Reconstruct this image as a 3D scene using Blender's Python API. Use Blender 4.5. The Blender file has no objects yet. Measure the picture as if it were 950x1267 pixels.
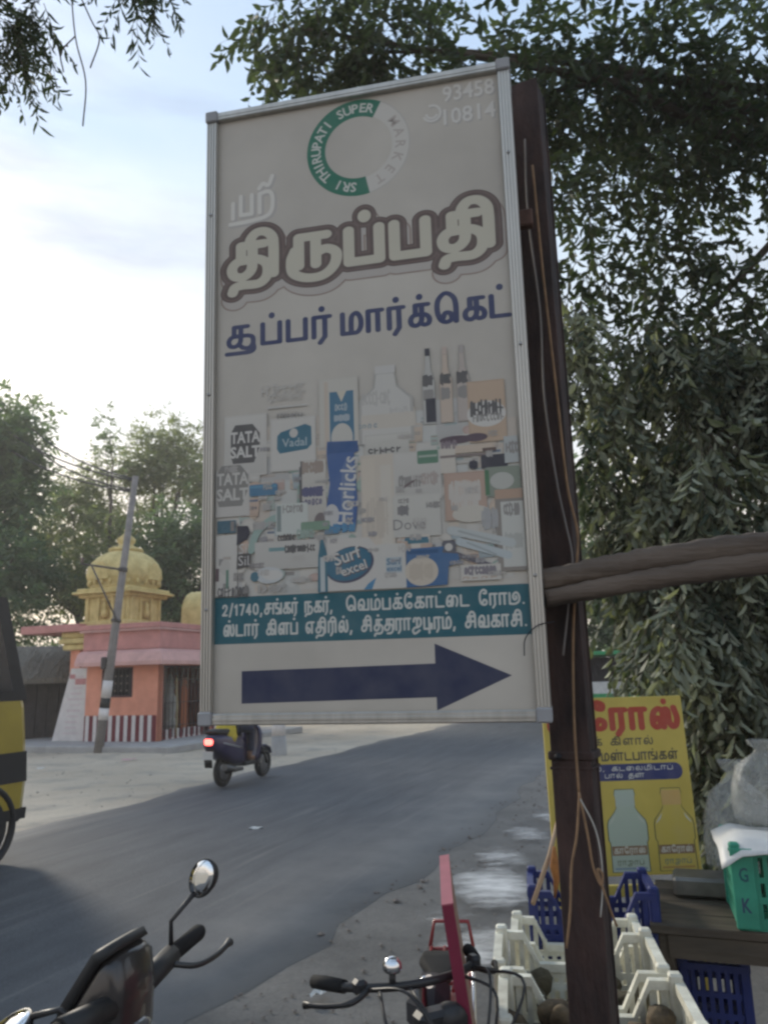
import bpy, bmesh, math, random
import numpy as np
from mathutils import Vector, Matrix, Euler
R_ = math.radians
random.seed(7)
scene = bpy.context.scene
COL = scene.collection

# ---------------------------------------------------------------- camera
EYE = 1.62
cam_d = bpy.data.cameras.new('camera')
cam = bpy.data.objects.new('camera', cam_d); COL.objects.link(cam)
cam_d.sensor_fit = 'HORIZONTAL'; cam_d.sensor_width = 36.0; cam_d.lens = 36.0 * 960 / 950
cam_d.clip_start = 0.05; cam_d.clip_end = 2000
cam.matrix_world = (Matrix.Translation((0, 0, EYE)) @ Matrix.Rotation(R_(90 + 12.0), 4, 'X') @ Matrix.Rotation(R_(-1.6), 4, 'Z'))
cam_d.dof.use_dof = True; cam_d.dof.focus_distance = 2.15; cam_d.dof.aperture_fstop = 9.0
scene.camera = cam

# ---------------------------------------------------------------- sky and sun
SUN_EL, SUN_AZ = R_(24), R_(-38)          # azimuth measured from +Y towards +X
world = bpy.data.worlds.new('World'); scene.world = world; world.use_nodes = True
wn, wl = world.node_tree.nodes, world.node_tree.links
wn.clear()
sky = wn.new('ShaderNodeTexSky'); sky.sky_type = 'NISHITA'; sky.sun_disc = False
sky.sun_elevation = SUN_EL; sky.sun_rotation = SUN_AZ; sky.dust_density = 3.0; sky.air_density = 1.0; sky.ozone_density = 1.5
tc = wn.new('ShaderNodeTexCoord'); mp = wn.new('ShaderNodeMapping'); mp.inputs['Scale'].default_value = (1.3, 1.3, 5.0)
wl.new(tc.outputs['Generated'], mp.inputs['Vector'])
nz = wn.new('ShaderNodeTexNoise'); nz.inputs['Scale'].default_value = 1.7; nz.inputs['Detail'].default_value = 6; nz.inputs['Roughness'].default_value = .55
wl.new(mp.outputs[0], nz.inputs['Vector'])
rp = wn.new('ShaderNodeValToRGB'); rp.color_ramp.elements[0].position = .42; rp.color_ramp.elements[1].position = .72
rp.color_ramp.elements[0].color = (.80, .80, .80, 1); rp.color_ramp.elements[1].color = (.96, .96, .96, 1)
wl.new(nz.outputs['Fac'], rp.inputs['Fac'])
# hazy veil: warm white towards the horizon, pale blue higher up, with soft mauve-grey clouds in it
spz = wn.new('ShaderNodeSeparateXYZ'); wl.new(tc.outputs['Generated'], spz.inputs[0])
veil = wn.new('ShaderNodeValToRGB'); ce = veil.color_ramp.elements
ce[0].position = 0.; ce[0].color = (.74, .61, .48, 1); ce[1].position = 1.; ce[1].color = (.33, .44, .60, 1)
e_ = ce.new(.16); e_.color = (.71, .625, .55, 1); e_ = ce.new(.30); e_.color = (.60, .63, .665, 1); e_ = ce.new(.45); e_.color = (.50, .575, .65, 1); e_ = ce.new(.65); e_.color = (.36, .48, .64, 1)
wl.new(spz.outputs['Z'], veil.inputs['Fac'])
nz2 = wn.new('ShaderNodeTexNoise'); nz2.inputs['Scale'].default_value = 2.6; nz2.inputs['Detail'].default_value = 7; nz2.inputs['Roughness'].default_value = .58
mp2 = wn.new('ShaderNodeMapping'); mp2.inputs['Scale'].default_value = (1.0, 1.0, 4.5); mp2.inputs['Location'].default_value = (3.1, .7, .2); wl.new(tc.outputs['Generated'], mp2.inputs['Vector']); wl.new(mp2.outputs[0], nz2.inputs['Vector'])
cl = wn.new('ShaderNodeValToRGB'); cl.color_ramp.elements[0].position = .50; cl.color_ramp.elements[1].position = .68; cl.color_ramp.elements[0].color = (1, 1, 1, 1); cl.color_ramp.elements[1].color = (.80, .78, .80, 1); wl.new(nz2.outputs['Fac'], cl.inputs['Fac'])
mlt = wn.new('ShaderNodeMixRGB'); mlt.blend_type = 'MULTIPLY'; mlt.inputs['Fac'].default_value = 1.; wl.new(veil.outputs[0], mlt.inputs['Color1']); wl.new(cl.outputs[0], mlt.inputs['Color2'])
gain = wn.new('ShaderNodeMixRGB'); gain.blend_type = 'MULTIPLY'; gain.inputs['Fac'].default_value = 1.; gain.inputs['Color2'].default_value = (9.4, 9.4, 9.4, 1); wl.new(mlt.outputs[0], gain.inputs['Color1'])
mx = wn.new('ShaderNodeMixRGB'); wl.new(gain.outputs[0], mx.inputs['Color2'])
wl.new(rp.outputs[0], mx.inputs['Fac']); wl.new(sky.outputs[0], mx.inputs['Color1'])
bg = wn.new('ShaderNodeBackground'); bg.inputs['Strength'].default_value = 0.13
wo = wn.new('ShaderNodeOutputWorld')
wl.new(mx.outputs[0], bg.inputs['Color']); wl.new(bg.outputs[0], wo.inputs['Surface'])

sun_d = bpy.data.lights.new('sun', 'SUN'); sun_d.energy = 2.0; sun_d.angle = R_(10); sun_d.color = (1, .92, .78)
sun = bpy.data.objects.new('sun', sun_d); COL.objects.link(sun)
sdir = Vector((math.sin(SUN_AZ) * math.cos(SUN_EL), math.cos(SUN_AZ) * math.cos(SUN_EL), math.sin(SUN_EL)))
sun.rotation_euler = sdir.to_track_quat('Z', 'Y').to_euler(); sun.location = sdir * 50

vs = scene.view_settings
vs.view_transform = 'Standard'; vs.look = 'None'; vs.exposure = 0.46; vs.gamma = 1.0; vs.use_curve_mapping = False
scene.cycles.use_denoising = True
scene.cycles.filter_width = 2.6
scene.cycles.max_bounces = 8; scene.cycles.transparent_max_bounces = 12
scene.cycles.caustics_reflective = False; scene.cycles.caustics_refractive = False

# ---------------------------------------------------------------- materials
MATS = {}
def mat(name, col, rough=.7, metal=0., var=.15, scale=8., bump=0., bscale=60., col2=None, coat=0., spec=.4, detail=5., stretch=None, emit=None, trans=0., alpha=1.):
    """Principled surface with procedural colour variation between col and col2 and fine bump."""
    if name in MATS: return MATS[name]
    m = bpy.data.materials.new(name); m.use_nodes = True
    n, l = m.node_tree.nodes, m.node_tree.links
    b = n['Principled BSDF']
    b.inputs['Roughness'].default_value = rough; b.inputs['Metallic'].default_value = metal
    b.inputs['Specular IOR Level'].default_value = spec
    b.inputs['Coat Weight'].default_value = coat
    if trans: b.inputs['Transmission Weight'].default_value = trans
    if alpha < 1: b.inputs['Alpha'].default_value = alpha
    t = n.new('ShaderNodeTexCoord'); mp_ = n.new('ShaderNodeMapping')
    if stretch: mp_.inputs['Scale'].default_value = stretch
    l.new(t.outputs['Object'], mp_.inputs['Vector'])
    z = n.new('ShaderNodeTexNoise'); z.inputs['Scale'].default_value = scale; z.inputs['Detail'].default_value = detail; z.inputs['Roughness'].default_value = .6
    l.new(mp_.outputs[0], z.inputs['Vector'])
    r = n.new('ShaderNodeValToRGB')
    r.color_ramp.elements[0].position = .32; r.color_ramp.elements[1].position = .7
    c2 = col2 if col2 else tuple(c * (1 - var) for c in col)
    r.color_ramp.elements[0].color = (*c2, 1); r.color_ramp.elements[1].color = (*(min(1, c * (1 + var * .4)) for c in col), 1)
    l.new(z.outputs['Fac'], r.inputs['Fac']); l.new(r.outputs[0], b.inputs['Base Color'])
    if bump:
        z2 = n.new('ShaderNodeTexNoise'); z2.inputs['Scale'].default_value = bscale; z2.inputs['Detail'].default_value = 4
        l.new(mp_.outputs[0], z2.inputs['Vector'])
        bp = n.new('ShaderNodeBump'); bp.inputs['Strength'].default_value = bump; bp.inputs['Distance'].default_value = .02
        l.new(z2.outputs['Fac'], bp.inputs['Height']); l.new(bp.outputs[0], b.inputs['Normal'])
    if emit:
        b.inputs['Emission Color'].default_value = (*emit[:3], 1); b.inputs['Emission Strength'].default_value = emit[3]
    MATS[name] = m
    return m

def print_mat(name, rough=.45, fade=.12):
    """ink on vinyl: colour comes from the printed shapes' own colour attribute, worn by noise"""
    if name in MATS: return MATS[name]
    m = bpy.data.materials.new(name); m.use_nodes = True
    n, l = m.node_tree.nodes, m.node_tree.links
    b = n['Principled BSDF']; b.inputs['Roughness'].default_value = rough; b.inputs['Specular IOR Level'].default_value = .3
    a = n.new('ShaderNodeAttribute'); a.attribute_name = 'col'
    z = n.new('ShaderNodeTexNoise'); z.inputs['Scale'].default_value = 14; z.inputs['Detail'].default_value = 6
    t = n.new('ShaderNodeTexCoord'); l.new(t.outputs['Object'], z.inputs['Vector'])
    mr = n.new('ShaderNodeMapRange'); mr.inputs['From Min'].default_value = .35; mr.inputs['From Max'].default_value = .75
    mr.inputs['To Min'].default_value = 0; mr.inputs['To Max'].default_value = fade
    l.new(z.outputs['Fac'], mr.inputs['Value'])
    mxx = n.new('ShaderNodeMixRGB'); mxx.inputs['Color2'].default_value = (.5, .47, .43, 1)
    l.new(mr.outputs[0], mxx.inputs['Fac']); l.new(a.outputs['Color'], mxx.inputs['Color1']); l.new(mxx.outputs[0], b.inputs['Base Color'])
    MATS[name] = m
    return m

def leaf_mat(name, dark, light, transl=.35, rough=.55):
    if name in MATS: return MATS[name]
    m = bpy.data.materials.new(name); m.use_nodes = True
    n, l = m.node_tree.nodes, m.node_tree.links
    b = n['Principled BSDF']; out = n['Material Output']
    b.inputs['Roughness'].default_value = rough; b.inputs['Specular IOR Level'].default_value = .35
    a = n.new('ShaderNodeAttribute'); a.attribute_name = 'tone'
    r = n.new('ShaderNodeValToRGB'); r.color_ramp.elements[0].color = (*dark, 1); r.color_ramp.elements[1].color = (*light, 1)
    l.new(a.outputs['Fac'], r.inputs['Fac']); l.new(r.outputs[0], b.inputs['Base Color'])
    t = n.new('ShaderNodeBsdfTranslucent')
    br = n.new('ShaderNodeMixRGB'); br.blend_type = 'MULTIPLY'; br.inputs['Fac'].default_value = 1; br.inputs['Color2'].default_value = (1.25, 1.35, .6, 1)
    l.new(r.outputs[0], br.inputs['Color1']); l.new(br.outputs[0], t.inputs['Color'])
    s = n.new('ShaderNodeMixShader'); s.inputs['Fac'].default_value = transl
    l.new(b.outputs[0], s.inputs[1]); l.new(t.outputs[0], s.inputs[2]); l.new(s.outputs[0], out.inputs['Surface'])
    MATS[name] = m
    return m

# ---------------------------------------------------------------- mesh helpers
class MB:
    """collects simple solids and links them as ONE mesh object"""
    def __init__(s): s.v = []; s.f = []; s.sm = []
    def add(s, v, f, smooth=False, M=None):
        o = len(s.v)
        if M is not None: v = [tuple(M @ Vector(p)) for p in v]
        s.v += [tuple(p) for p in v]; s.f += [tuple(i + o for i in q) for q in f]; s.sm += [smooth] * len(f)
        return s
    def box(s, c, sz, M=None, bev=0.):
        hx, hy, hz = sz[0] / 2, sz[1] / 2, sz[2] / 2
        sg = [(x, y, z) for x in (-1, 1) for y in (-1, 1) for z in (-1, 1)]
        if not bev:
            v = [(c[0] + x * hx, c[1] + y * hy, c[2] + z * hz) for x, y, z in sg]
            f = [(0, 1, 3, 2), (4, 6, 7, 5), (0, 4, 5, 1), (2, 3, 7, 6), (0, 2, 6, 4), (1, 5, 7, 3)]
            return s.add(v, f, False, M)
        bev = min(bev, .45 * min(sz)); v = []; h = (hx, hy, hz)
        for q in sg:
            for k in range(3):
                v.append(tuple(c[i] + q[i] * (h[i] - (0 if i == k else bev)) for i in range(3)))
        ix = lambda q, k: sg.index(q) * 3 + k
        f = []
        for k in range(3):
            i, j = [a for a in range(3) if a != k]
            for sn in (-1, 1):
                ring = []
                for a, b_ in ((-1, -1), (1, -1), (1, 1), (-1, 1)):
                    q = [0, 0, 0]; q[k] = sn; q[i] = a; q[j] = b_; ring.append(ix(tuple(q), k))
                f.append(tuple(ring))
            for a in (-1, 1):
                for b_ in (-1, 1):
                    q1 = [0, 0, 0]; q1[i] = a; q1[j] = b_; q1[k] = -1; q2 = list(q1); q2[k] = 1
                    q1, q2 = tuple(q1), tuple(q2)
                    f.append((ix(q1, i), ix(q2, i), ix(q2, j), ix(q1, j)))
        for q in sg: f.append((ix(q, 0), ix(q, 1), ix(q, 2)))
        return s.add(v, f, False, M)
    def tube(s, pts, r, n=8, caps=True, smooth=True, M=None, flat=1.):
        pts = [Vector(p) for p in pts]; m = len(pts)
        rr = list(r) if hasattr(r, '__len__') else [r] * m
        v, f = [], []
        t0 = (pts[1] - pts[0]).normalized()
        up = Vector((0, 0, 1)) if abs(t0.z) < .9 else Vector((1, 0, 0))
        x = t0.cross(up).normalized()
        for i in range(m):
            t = (pts[min(i + 1, m - 1)] - pts[max(i - 1, 0)]).normalized()
            x = (x - t * x.dot(t)).normalized(); y = t.cross(x)
            for k in range(n):
                a = 2 * math.pi * k / n
                v.append(tuple(pts[i] + (x * math.cos(a) + y * math.sin(a) * flat) * rr[i]))
        for i in range(m - 1):
            for k in range(n):
                k2 = (k + 1) % n
                f.append((i * n + k, i * n + k2, (i + 1) * n + k2, (i + 1) * n + k))
        s.add(v, f, smooth, M)
        if caps:
            o = len(s.v) - len(v)
            s.f.append(tuple(o + k for k in range(n))[::-1]); s.f.append(tuple(o + (m - 1) * n + k for k in range(n))); s.sm += [False, False]
        return s
    def lathe(s, prof, n=24, M=None, smooth=True, sx=1., sy=1., lobes=0, amp=0.):
        v, f = [], []; m = len(prof)
        for r, z in prof:
            for k in range(n):
                a = 2 * math.pi * k / n; q = r * (1 + (amp * math.cos(lobes * a) if lobes else 0))
                v.append((q * math.cos(a) * sx, q * math.sin(a) * sy, z))
        for i in range(m - 1):
            for k in range(n):
                k2 = (k + 1) % n; f.append((i * n + k, i * n + k2, (i + 1) * n + k2, (i + 1) * n + k))
        f.append(tuple(range(n))[::-1]); f.append(tuple((m - 1) * n + k for k in range(n)))
        return s.add(v, f, smooth, M)
    def loft(s, secs, smooth=True, caps=True, closed=True, M=None):
        n = len(secs[0]); v = [p for q in secs for p in q]; f = []
        for i in range(len(secs) - 1):
            for k in range(n if closed else n - 1):
                k2 = (k + 1) % n; f.append((i * n + k, i * n + k2, (i + 1) * n + k2, (i + 1) * n + k))
        if caps: f.append(tuple(range(n))[::-1]); f.append(tuple((len(secs) - 1) * n + k for k in range(n)))
        return s.add(v, f, smooth, M)
    def prism(s, poly, y0, y1, M=None, plane='xz', smooth=False):
        n = len(poly)
        mk = {'xz': lambda a, b_, d: (a, d, b_), 'xy': lambda a, b_, d: (a, b_, d), 'yz': lambda a, b_, d: (d, a, b_)}[plane]
        v = [mk(a, b_, y0) for a, b_ in poly] + [mk(a, b_, y1) for a, b_ in poly]
        f = [tuple(range(n)), tuple(range(n, 2 * n))[::-1]] + [(k, (k + 1) % n, n + (k + 1) % n, n + k) for k in range(n)]
        return s.add(v, f, smooth, M)
    def mesh(s, name, recalc=True):
        me = bpy.data.meshes.new(name); me.from_pydata(s.v, [], s.f)
        me.polygons.foreach_set('use_smooth', s.sm)
        if recalc:
            b = bmesh.new(); b.from_mesh(me); bmesh.ops.recalc_face_normals(b, faces=b.faces); b.to_mesh(me); b.free()
        me.update(); return me
    def build(s, name, material, parent=None, recalc=True):
        me = s.mesh(name, recalc); me.materials.append(material)
        o = bpy.data.objects.new(name, me); COL.objects.link(o)
        if parent is not None: o.parent = parent
        return o

def tag(o, label=None, cat=None, group=None, kind=None):
    if label: o['label'] = label
    if cat: o['category'] = cat
    if group: o['group'] = group
    if kind: o['kind'] = kind
    return o
def empty(name, loc=(0, 0, 0), rz=0., M=None):
    o = bpy.data.objects.new(name, None); COL.objects.link(o); o.empty_display_size = .1
    if M is not None: o.matrix_world = M
    else: o.matrix_world = Matrix.Translation(loc) @ Matrix.Rotation(rz, 4, 'Z')
    return o
def copy_tree(o, parent=None):
    c = o.copy(); COL.objects.link(c); c.parent = parent
    for ch in list(o.children): copy_tree(ch, c)
    return c
def cr(pts, n=6):
    """Catmull-Rom through points of any dimension"""
    P = [np.array(p, float) for p in pts]; P = [2 * P[0] - P[1]] + P + [2 * P[-1] - P[-2]]; o = []
    for i in range(1, len(P) - 2):
        a, b_, c, d = P[i - 1:i + 3]
        for k in range(n):
            t = k / n
            o.append(.5 * (2 * b_ + (c - a) * t + (2 * a - 5 * b_ + 4 * c - d) * t * t + (3 * b_ - a - 3 * c + d) * t ** 3))
    o.append(P[-2]); return o
def rrect(cx, cy, w, h, r, n=4):
    """rounded rectangle outline, list of 2d points"""
    o = []
    for sx, sy, a0 in ((1, 1, 0), (-1, 1, 90), (-1, -1, 180), (1, -1, 270)):
        for k in range(n + 1):
            a = R_(a0 + 90 * k / n); o.append((cx + sx * (w / 2 - r) + r * math.cos(a), cy + sy * (h / 2 - r) + r * math.sin(a)))
    return o

# road frame: U along the road (away from camera), NRM to its right
U = Vector((.3453, .9385, 0)); NRM = Vector((.9385, -.3453, 0)); ROAD_YAW = math.atan2(NRM.y, NRM.x)
def rd(n, u, z=0.): return NRM * n + U * u + Vector((0, 0, z))
# ---------------------------------------------------------------- lettering: stroke glyphs turned into outlines
def S(*p): return [tuple(q) for q in cr(p, 6)]
def P(*p): return list(p)
CURL = [(.1, .36), (.27, .5), (.43, .36), (.4, .1), (.22, .0), (.05, .15), (.03, .5), (.13, .83), (.35, 1.)]
SA = [P((.28, 1), (.92, 1)), P((.28, 1), (.28, .52)), S((.6, 1), (.6, .62), (.57, .2), (.35, .0), (.1, .05), (.03, .28), (.16, .48), (.4, .52)), ]
G = {
 'ப': (.85, [P((0, 1), (0, 0), (.8, 0), (.8, 1))]),
 'ட': (.85, [P((0, 1), (0, 0), (.82, 0))]),
 'ம': (1.0, [P((0, 1), (0, 0), (.55, 0)), S((.5, 0), (.78, .03), (.95, .3), (.94, .7), (.75, .99), (.52, .88), (.45, .6), (.45, 0))]),
 'ா': (.75, [P((0, 0), (0, 1), (.72, 1)), P((.5, 1), (.5, 0))]),
 'ர': (.72, [P((0, 0), (0, 1), (.72, 1)), P((.5, 1), (.5, 0), (.28, -.3))]),
 'ச': (.95, SA + [P((.4, .52), (.92, .52))]),
 'க': (1.0, SA + [S((.4, .52), (.78, .5), (.97, .3), (.93, .06), (.75, 0), (.66, .02))]),
 'த': (1.0, SA + [S((.4, .52), (.75, .52), (1.0, .32), (1.0, -.05), (.78, -.27), (.35, -.27), (.12, -.32), (.05, -.48))]),
 'ி': (.3, [S((-.5, 1.0), (-.48, 1.2), (-.32, 1.38), (-.08, 1.38), (.1, 1.2), (.15, .9), (.15, 0))]),
 'ு': (.3, [S((-.02, .1), (.12, -.15), (.0, -.38), (-.35, -.4), (-.8, -.36))]),
 'ூ': (.3, [S((-.05, .52), (.18, .4), (.2, .05), (.0, -.2), (-.4, -.26), (-.9, -.26))]),
 'ரு': (1.2, [P((.2, .1), (.2, 1), (.95, 1)), P((.66, 1), (.66, .1)), S((.66, .45), (.95, .55), (1.2, .38), (1.15, 0), (.85, -.28), (.4, -.3), (.05, -.1), (.0, .3), (.1, .6))]),
 'டு': (1.05, [P((0, 1), (0, 0)), S((0, 0), (.55, -.02), (.95, .2), (1.02, .65), (.8, 1.02), (.48, .95), (.36, .62), (.52, .36), (.72, .5), (.66, .7))]),
 'சூ': (1.3, SA + [P((.4, .52), (.92, .52)), S((.92, .52), (1.15, .42), (1.18, .1), (1.0, -.12), (.72, -.1), (.62, -.02)), S((1.18, .1), (1.22, -.2), (1.05, -.34), (.6, -.36), (-.05, -.36))]),
 'பு': (.95, [P((0, 1), (0, 0), (.6, 0)), P((.6, 1), (.6, -.38)), P((.6, .45), (.9, .45), (.9, 0))]),
 'து': (1.15, SA + [S((.4, .52), (.75, .52), (1.0, .32), (1.0, -.05), (.78, -.27), (.35, -.3)), P((1.0, .1), (1.12, .1), (1.12, 1))]),
 'ங': (1.2, [P((0, 0), (0, 1), (.7, 1)), S((.42, 1), (.42, .55), (.75, .52), (.88, .28), (.75, 0), (.45, 0)), P((.75, 0), (1.15, 0), (1.15, 1))]),
 'ந': (1.0, [P((0, 0), (0, 1), (.78, 1)), P((.42, 1), (.42, 0)), S((.42, .5), (.75, .55), (.97, .3), (.88, -.05), (.55, -.2), (.12, -.22), (.02, -.4))]),
 'வ': (1.2, [S(*CURL, (.58, .93), (.67, .6), (.62, .2), (.5, 0)), P((.5, 0), (1.15, 0), (1.15, 1))]),
 'ெ': (1.05, [S((.3, .18), (.45, .45), (.7, .4), (.75, .12), (.5, 0), (.22, .12), (.05, .55), (.1, 1.1), (.45, 1.42), (.82, 1.25), (.97, .85), (.97, 0))]),
 'ே': (.85, [S((.32, .2), (.5, .48), (.75, .36), (.72, .08), (.45, 0), (.16, .16), (.04, .6), (.12, 1.15), (.42, 1.42), (.72, 1.32), (.7, 1.08), (.48, 1.1))]),
 'ை': (1.25, [S(*CURL, (.6, .9), (.7, .45), (.6, .04), (.47, .1), (.52, .55), (.8, .97), (1.1, .8), (1.15, .4), (1.05, 0))]),
 'ஸ': (1.4, [S(*CURL, (.55, .9), (.6, .6), (.6, 0)), S((.6, .6), (.72, .97), (.88, .85), (.9, .3), (1.05, .02), (1.25, .1), (1.33, .5), (1.2, 1.05))]),
 'ள': (1.3, [S(*CURL), P((.35, 1), (1.28, 1)), P((.66, 1), (.66, 0)), P((1.05, 1), (1.05, 0))]),
 'எ': (1.0, [S((.22, .48), (.42, .38), (.4, .08), (.18, .05), (.03, .45), (.15, .9), (.45, 1)), P((.45, 1), (1., 1)), P((.75, 1), (.75, 0))]),
 'ல': (1.15, [S(*CURL, (.56, .93), (.63, .5), (.72, .08), (.95, .03), (1.08, .4), (.98, 1.05))]),
 'ஜ': (1.1, [S((.1, .7), (.16, .97), (.4, 1), (.5, .8), (.5, .35)), S((.5, .8), (.68, 1.02), (.95, .9), (.98, .5), (.7, .2), (.2, .12), (-.02, -.12), (.15, -.4), (.5, -.3), (.8, -.12))]),
 'ண': (1.75, [S(*CURL), S((.35, 1), (.62, .9), (.62, .3), (.62, 0)), S((.62, .7), (.75, 1), (.98, .95), (1.02, .5), (1.02, 0)), P((1.02, 1), (1.7, 1)), P((1.45, 1), (1.45, 0))]),
 'ஸ்ரீ': (1.6, [P((0, .72), (0, .0)), P((.3, 1), (.3, .12), (.72, .12), (.72, 1)), P((1.02, 1.0), (1.02, .12)), S((1.02, 1.), (1.35, 1.05), (1.5, .8), (1.48, .2), (1.25, -.1), (.6, -.22), (-.1, -.25)), S((1.0, 1.25), (1.15, 1.45), (1.35, 1.35), (1.5, 1.75))]),
 ',': (.3, [P((.1, .05), (.0, -.25))]), '.': (.3, [P((.08, .02), (.1, .02))]), ' ': (.55, []), '/': (.5, [P((0, -.15), (.4, 1.15))]),
 '0': (.75, [S((.3, 0), (.05, .2), (0, .5), (.05, .85), (.3, 1.02), (.56, .85), (.62, .5), (.56, .15), (.3, 0))]),
 '1': (.45, [P((0, .8), (.22, 1), (.22, 0))]), '2': (.75, [S((.03, .75), (.15, .97), (.42, 1), (.58, .78), (.45, .45), (.0, .0)), P((0, 0), (.62, 0))]),
 '4': (.75, [P((.45, 0), (.45, 1), (0, .28), (.62, .28))]), '7': (.65, [P((0, 1), (.58, 1), (.2, 0))]),
}
PULLI = '்'
def layout(seq, gap=.3):
    """seq: string of visual-order glyph keys (multi-char keys in a list); returns strokes, pulli dots, total width"""
    x = 0.; strokes, dots = [], []; items = seq if isinstance(seq, list) else list(seq); last = (0, 0)
    for ch in items:
        if ch == PULLI:
            dots.append((last[0] + last[1] * .5, 1.4)); continue
        w, st = G[ch]
        if ch in ('ி', 'ு', 'ூ'): x -= gap * .9
        for s_ in st: strokes.append([(px + x, py) for px, py in s_])
        last = (x, w); x += w + gap
    return strokes, dots, x - gap
def outline(strokes, dots, width, res, dotr, xs=1.):
    """distance field of the strokes -> filled polygons (marching squares); xs>1 makes uprights heavier"""
    A = []
    for s_ in strokes:
        for i in range(len(s_) - 1): A.append((*s_[i], *s_[i + 1]))
    A = np.array(A) if A else np.zeros((0, 4)); pad = max(width, dotr) * xs + 3 * res
    allx = list(A[:, 0]) + list(A[:, 2]) + [d[0] for d in dots]; ally = list(A[:, 1]) + list(A[:, 3]) + [d[1] for d in dots]
    x0, x1, y0, y1 = min(allx) - pad, max(allx) + pad, min(ally) - pad, max(ally) + pad
    nx, ny = int((x1 - x0) / res) + 2, int((y1 - y0) / res) + 2
    gx = x0 + np.arange(nx) * res; gy = y0 + np.arange(ny) * res
    D = np.full((ny, nx), 9.)
    for ax, ay, bx, by in A:
        i0, i1 = max(0, int((min(ax, bx) - pad - x0) / res)), min(nx, int((max(ax, bx) + pad - x0) / res) + 2)
        j0, j1 = max(0, int((min(ay, by) - pad - y0) / res)), min(ny, int((max(ay, by) + pad - y0) / res) + 2)
        X = (gx[None, i0:i1] - ax) / xs; Y = gy[j0:j1, None] - ay; dx, dy = (bx - ax) / xs, by - ay; q = dx * dx + dy * dy + 1e-12
        t = np.clip((X * dx + Y * dy) / q, 0, 1)
        D[j0:j1, i0:i1] = np.minimum(D[j0:j1, i0:i1], np.hypot(X - t * dx, Y - t * dy) - width / 2)
    for cx, cy in dots:
        D = np.minimum(D, np.hypot(gx[None, :] - cx, gy[:, None] - cy) - dotr)
    V, Fc = [], []
    ins = D < 0
    c = ins[:-1, :-1].astype(int) + ins[:-1, 1:] + ins[1:, 1:] + ins[1:, :-1]
    for j in range(ny - 1):
        row = c[j]
        if not row.any(): continue
        i = 0; idx = np.nonzero(row)[0]; k = 0
        while k < len(idx):
            i = int(idx[k])
            if row[i] == 4:
                e = k
                while e + 1 < len(idx) and idx[e + 1] == idx[e] + 1 and row[idx[e + 1]] == 4: e += 1
                i2 = int(idx[e]) + 1; o = len(V)
                V += [(gx[i], gy[j]), (gx[i2], gy[j]), (gx[i2], gy[j + 1]), (gx[i], gy[j + 1])]; Fc.append((o, o + 1, o + 2, o + 3)); k = e + 1; continue
            cs = [(i, j), (i + 1, j), (i + 1, j + 1), (i, j + 1)]; pl = []
            for a in range(4):
                p, q = cs[a], cs[(a + 1) % 4]; dp, dq = D[p[1], p[0]], D[q[1], q[0]]
                if dp < 0: pl.append((gx[p[0]], gy[p[1]]))
                if (dp < 0) != (dq < 0):
                    t = dp / (dp - dq); pl.append((gx[p[0]] + t * (gx[q[0]] - gx[p[0]]), gy[p[1]] + t * (gy[q[1]] - gy[p[1]])))
            if len(pl) > 2:
                o = len(V); V += pl; Fc.append(tuple(range(o, o + len(pl))))
            k += 1
    return V, Fc
def tamil(seq, u0, v0, width, height, weight=.2, gap=.3, res=.0016, extra=0., dot=.13, xs=1., smax=None):
    """letter line fitted into a width, body height = height; returns (verts, faces) in metres"""
    st, dt, w = layout(seq, gap); sx = width / w
    st = [[(u0 + x * sx, v0 + y * height) for x, y in s_] for s_ in st]; dt = [(u0 + x * sx, v0 + y * height) for x, y in dt]
    return outline(st, dt, weight * height + extra * 2, res, dot * height + extra, xs)
FONT_CACHE = {}
def latin(text, cu, cv, size=None, width=None, rot=0., bold=0., height=None):
    """text with the built-in font, centred on (cu, cv)"""
    c = bpy.data.curves.new('t', 'FONT'); c.body = text; c.offset = bold; c.resolution_u = 2
    o = bpy.data.objects.new('t', c); COL.objects.link(o)
    dg = bpy.context.evaluated_depsgraph_get(); me = o.evaluated_get(dg).to_mesh()
    v = np.array([tuple(p.co)[:2] for p in me.vertices]); f = [tuple(p.vertices) for p in me.polygons]
    o.evaluated_get(dg).to_mesh_clear(); bpy.data.objects.remove(o); bpy.data.curves.remove(c)
    if not len(v): return [], []
    lo, hi = v.min(0), v.max(0); v = v - (lo + hi) / 2
    sx = sy = size if size else (width / (hi - lo)[0])
    if height: sy = height / (hi - lo)[1]
    v = v * np.array([sx, sy]); a = rot
    v = v @ np.array([[math.cos(a), math.sin(a)], [-math.sin(a), math.cos(a)]]) + np.array([cu, cv])
    return [tuple(p) for p in v], f
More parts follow.
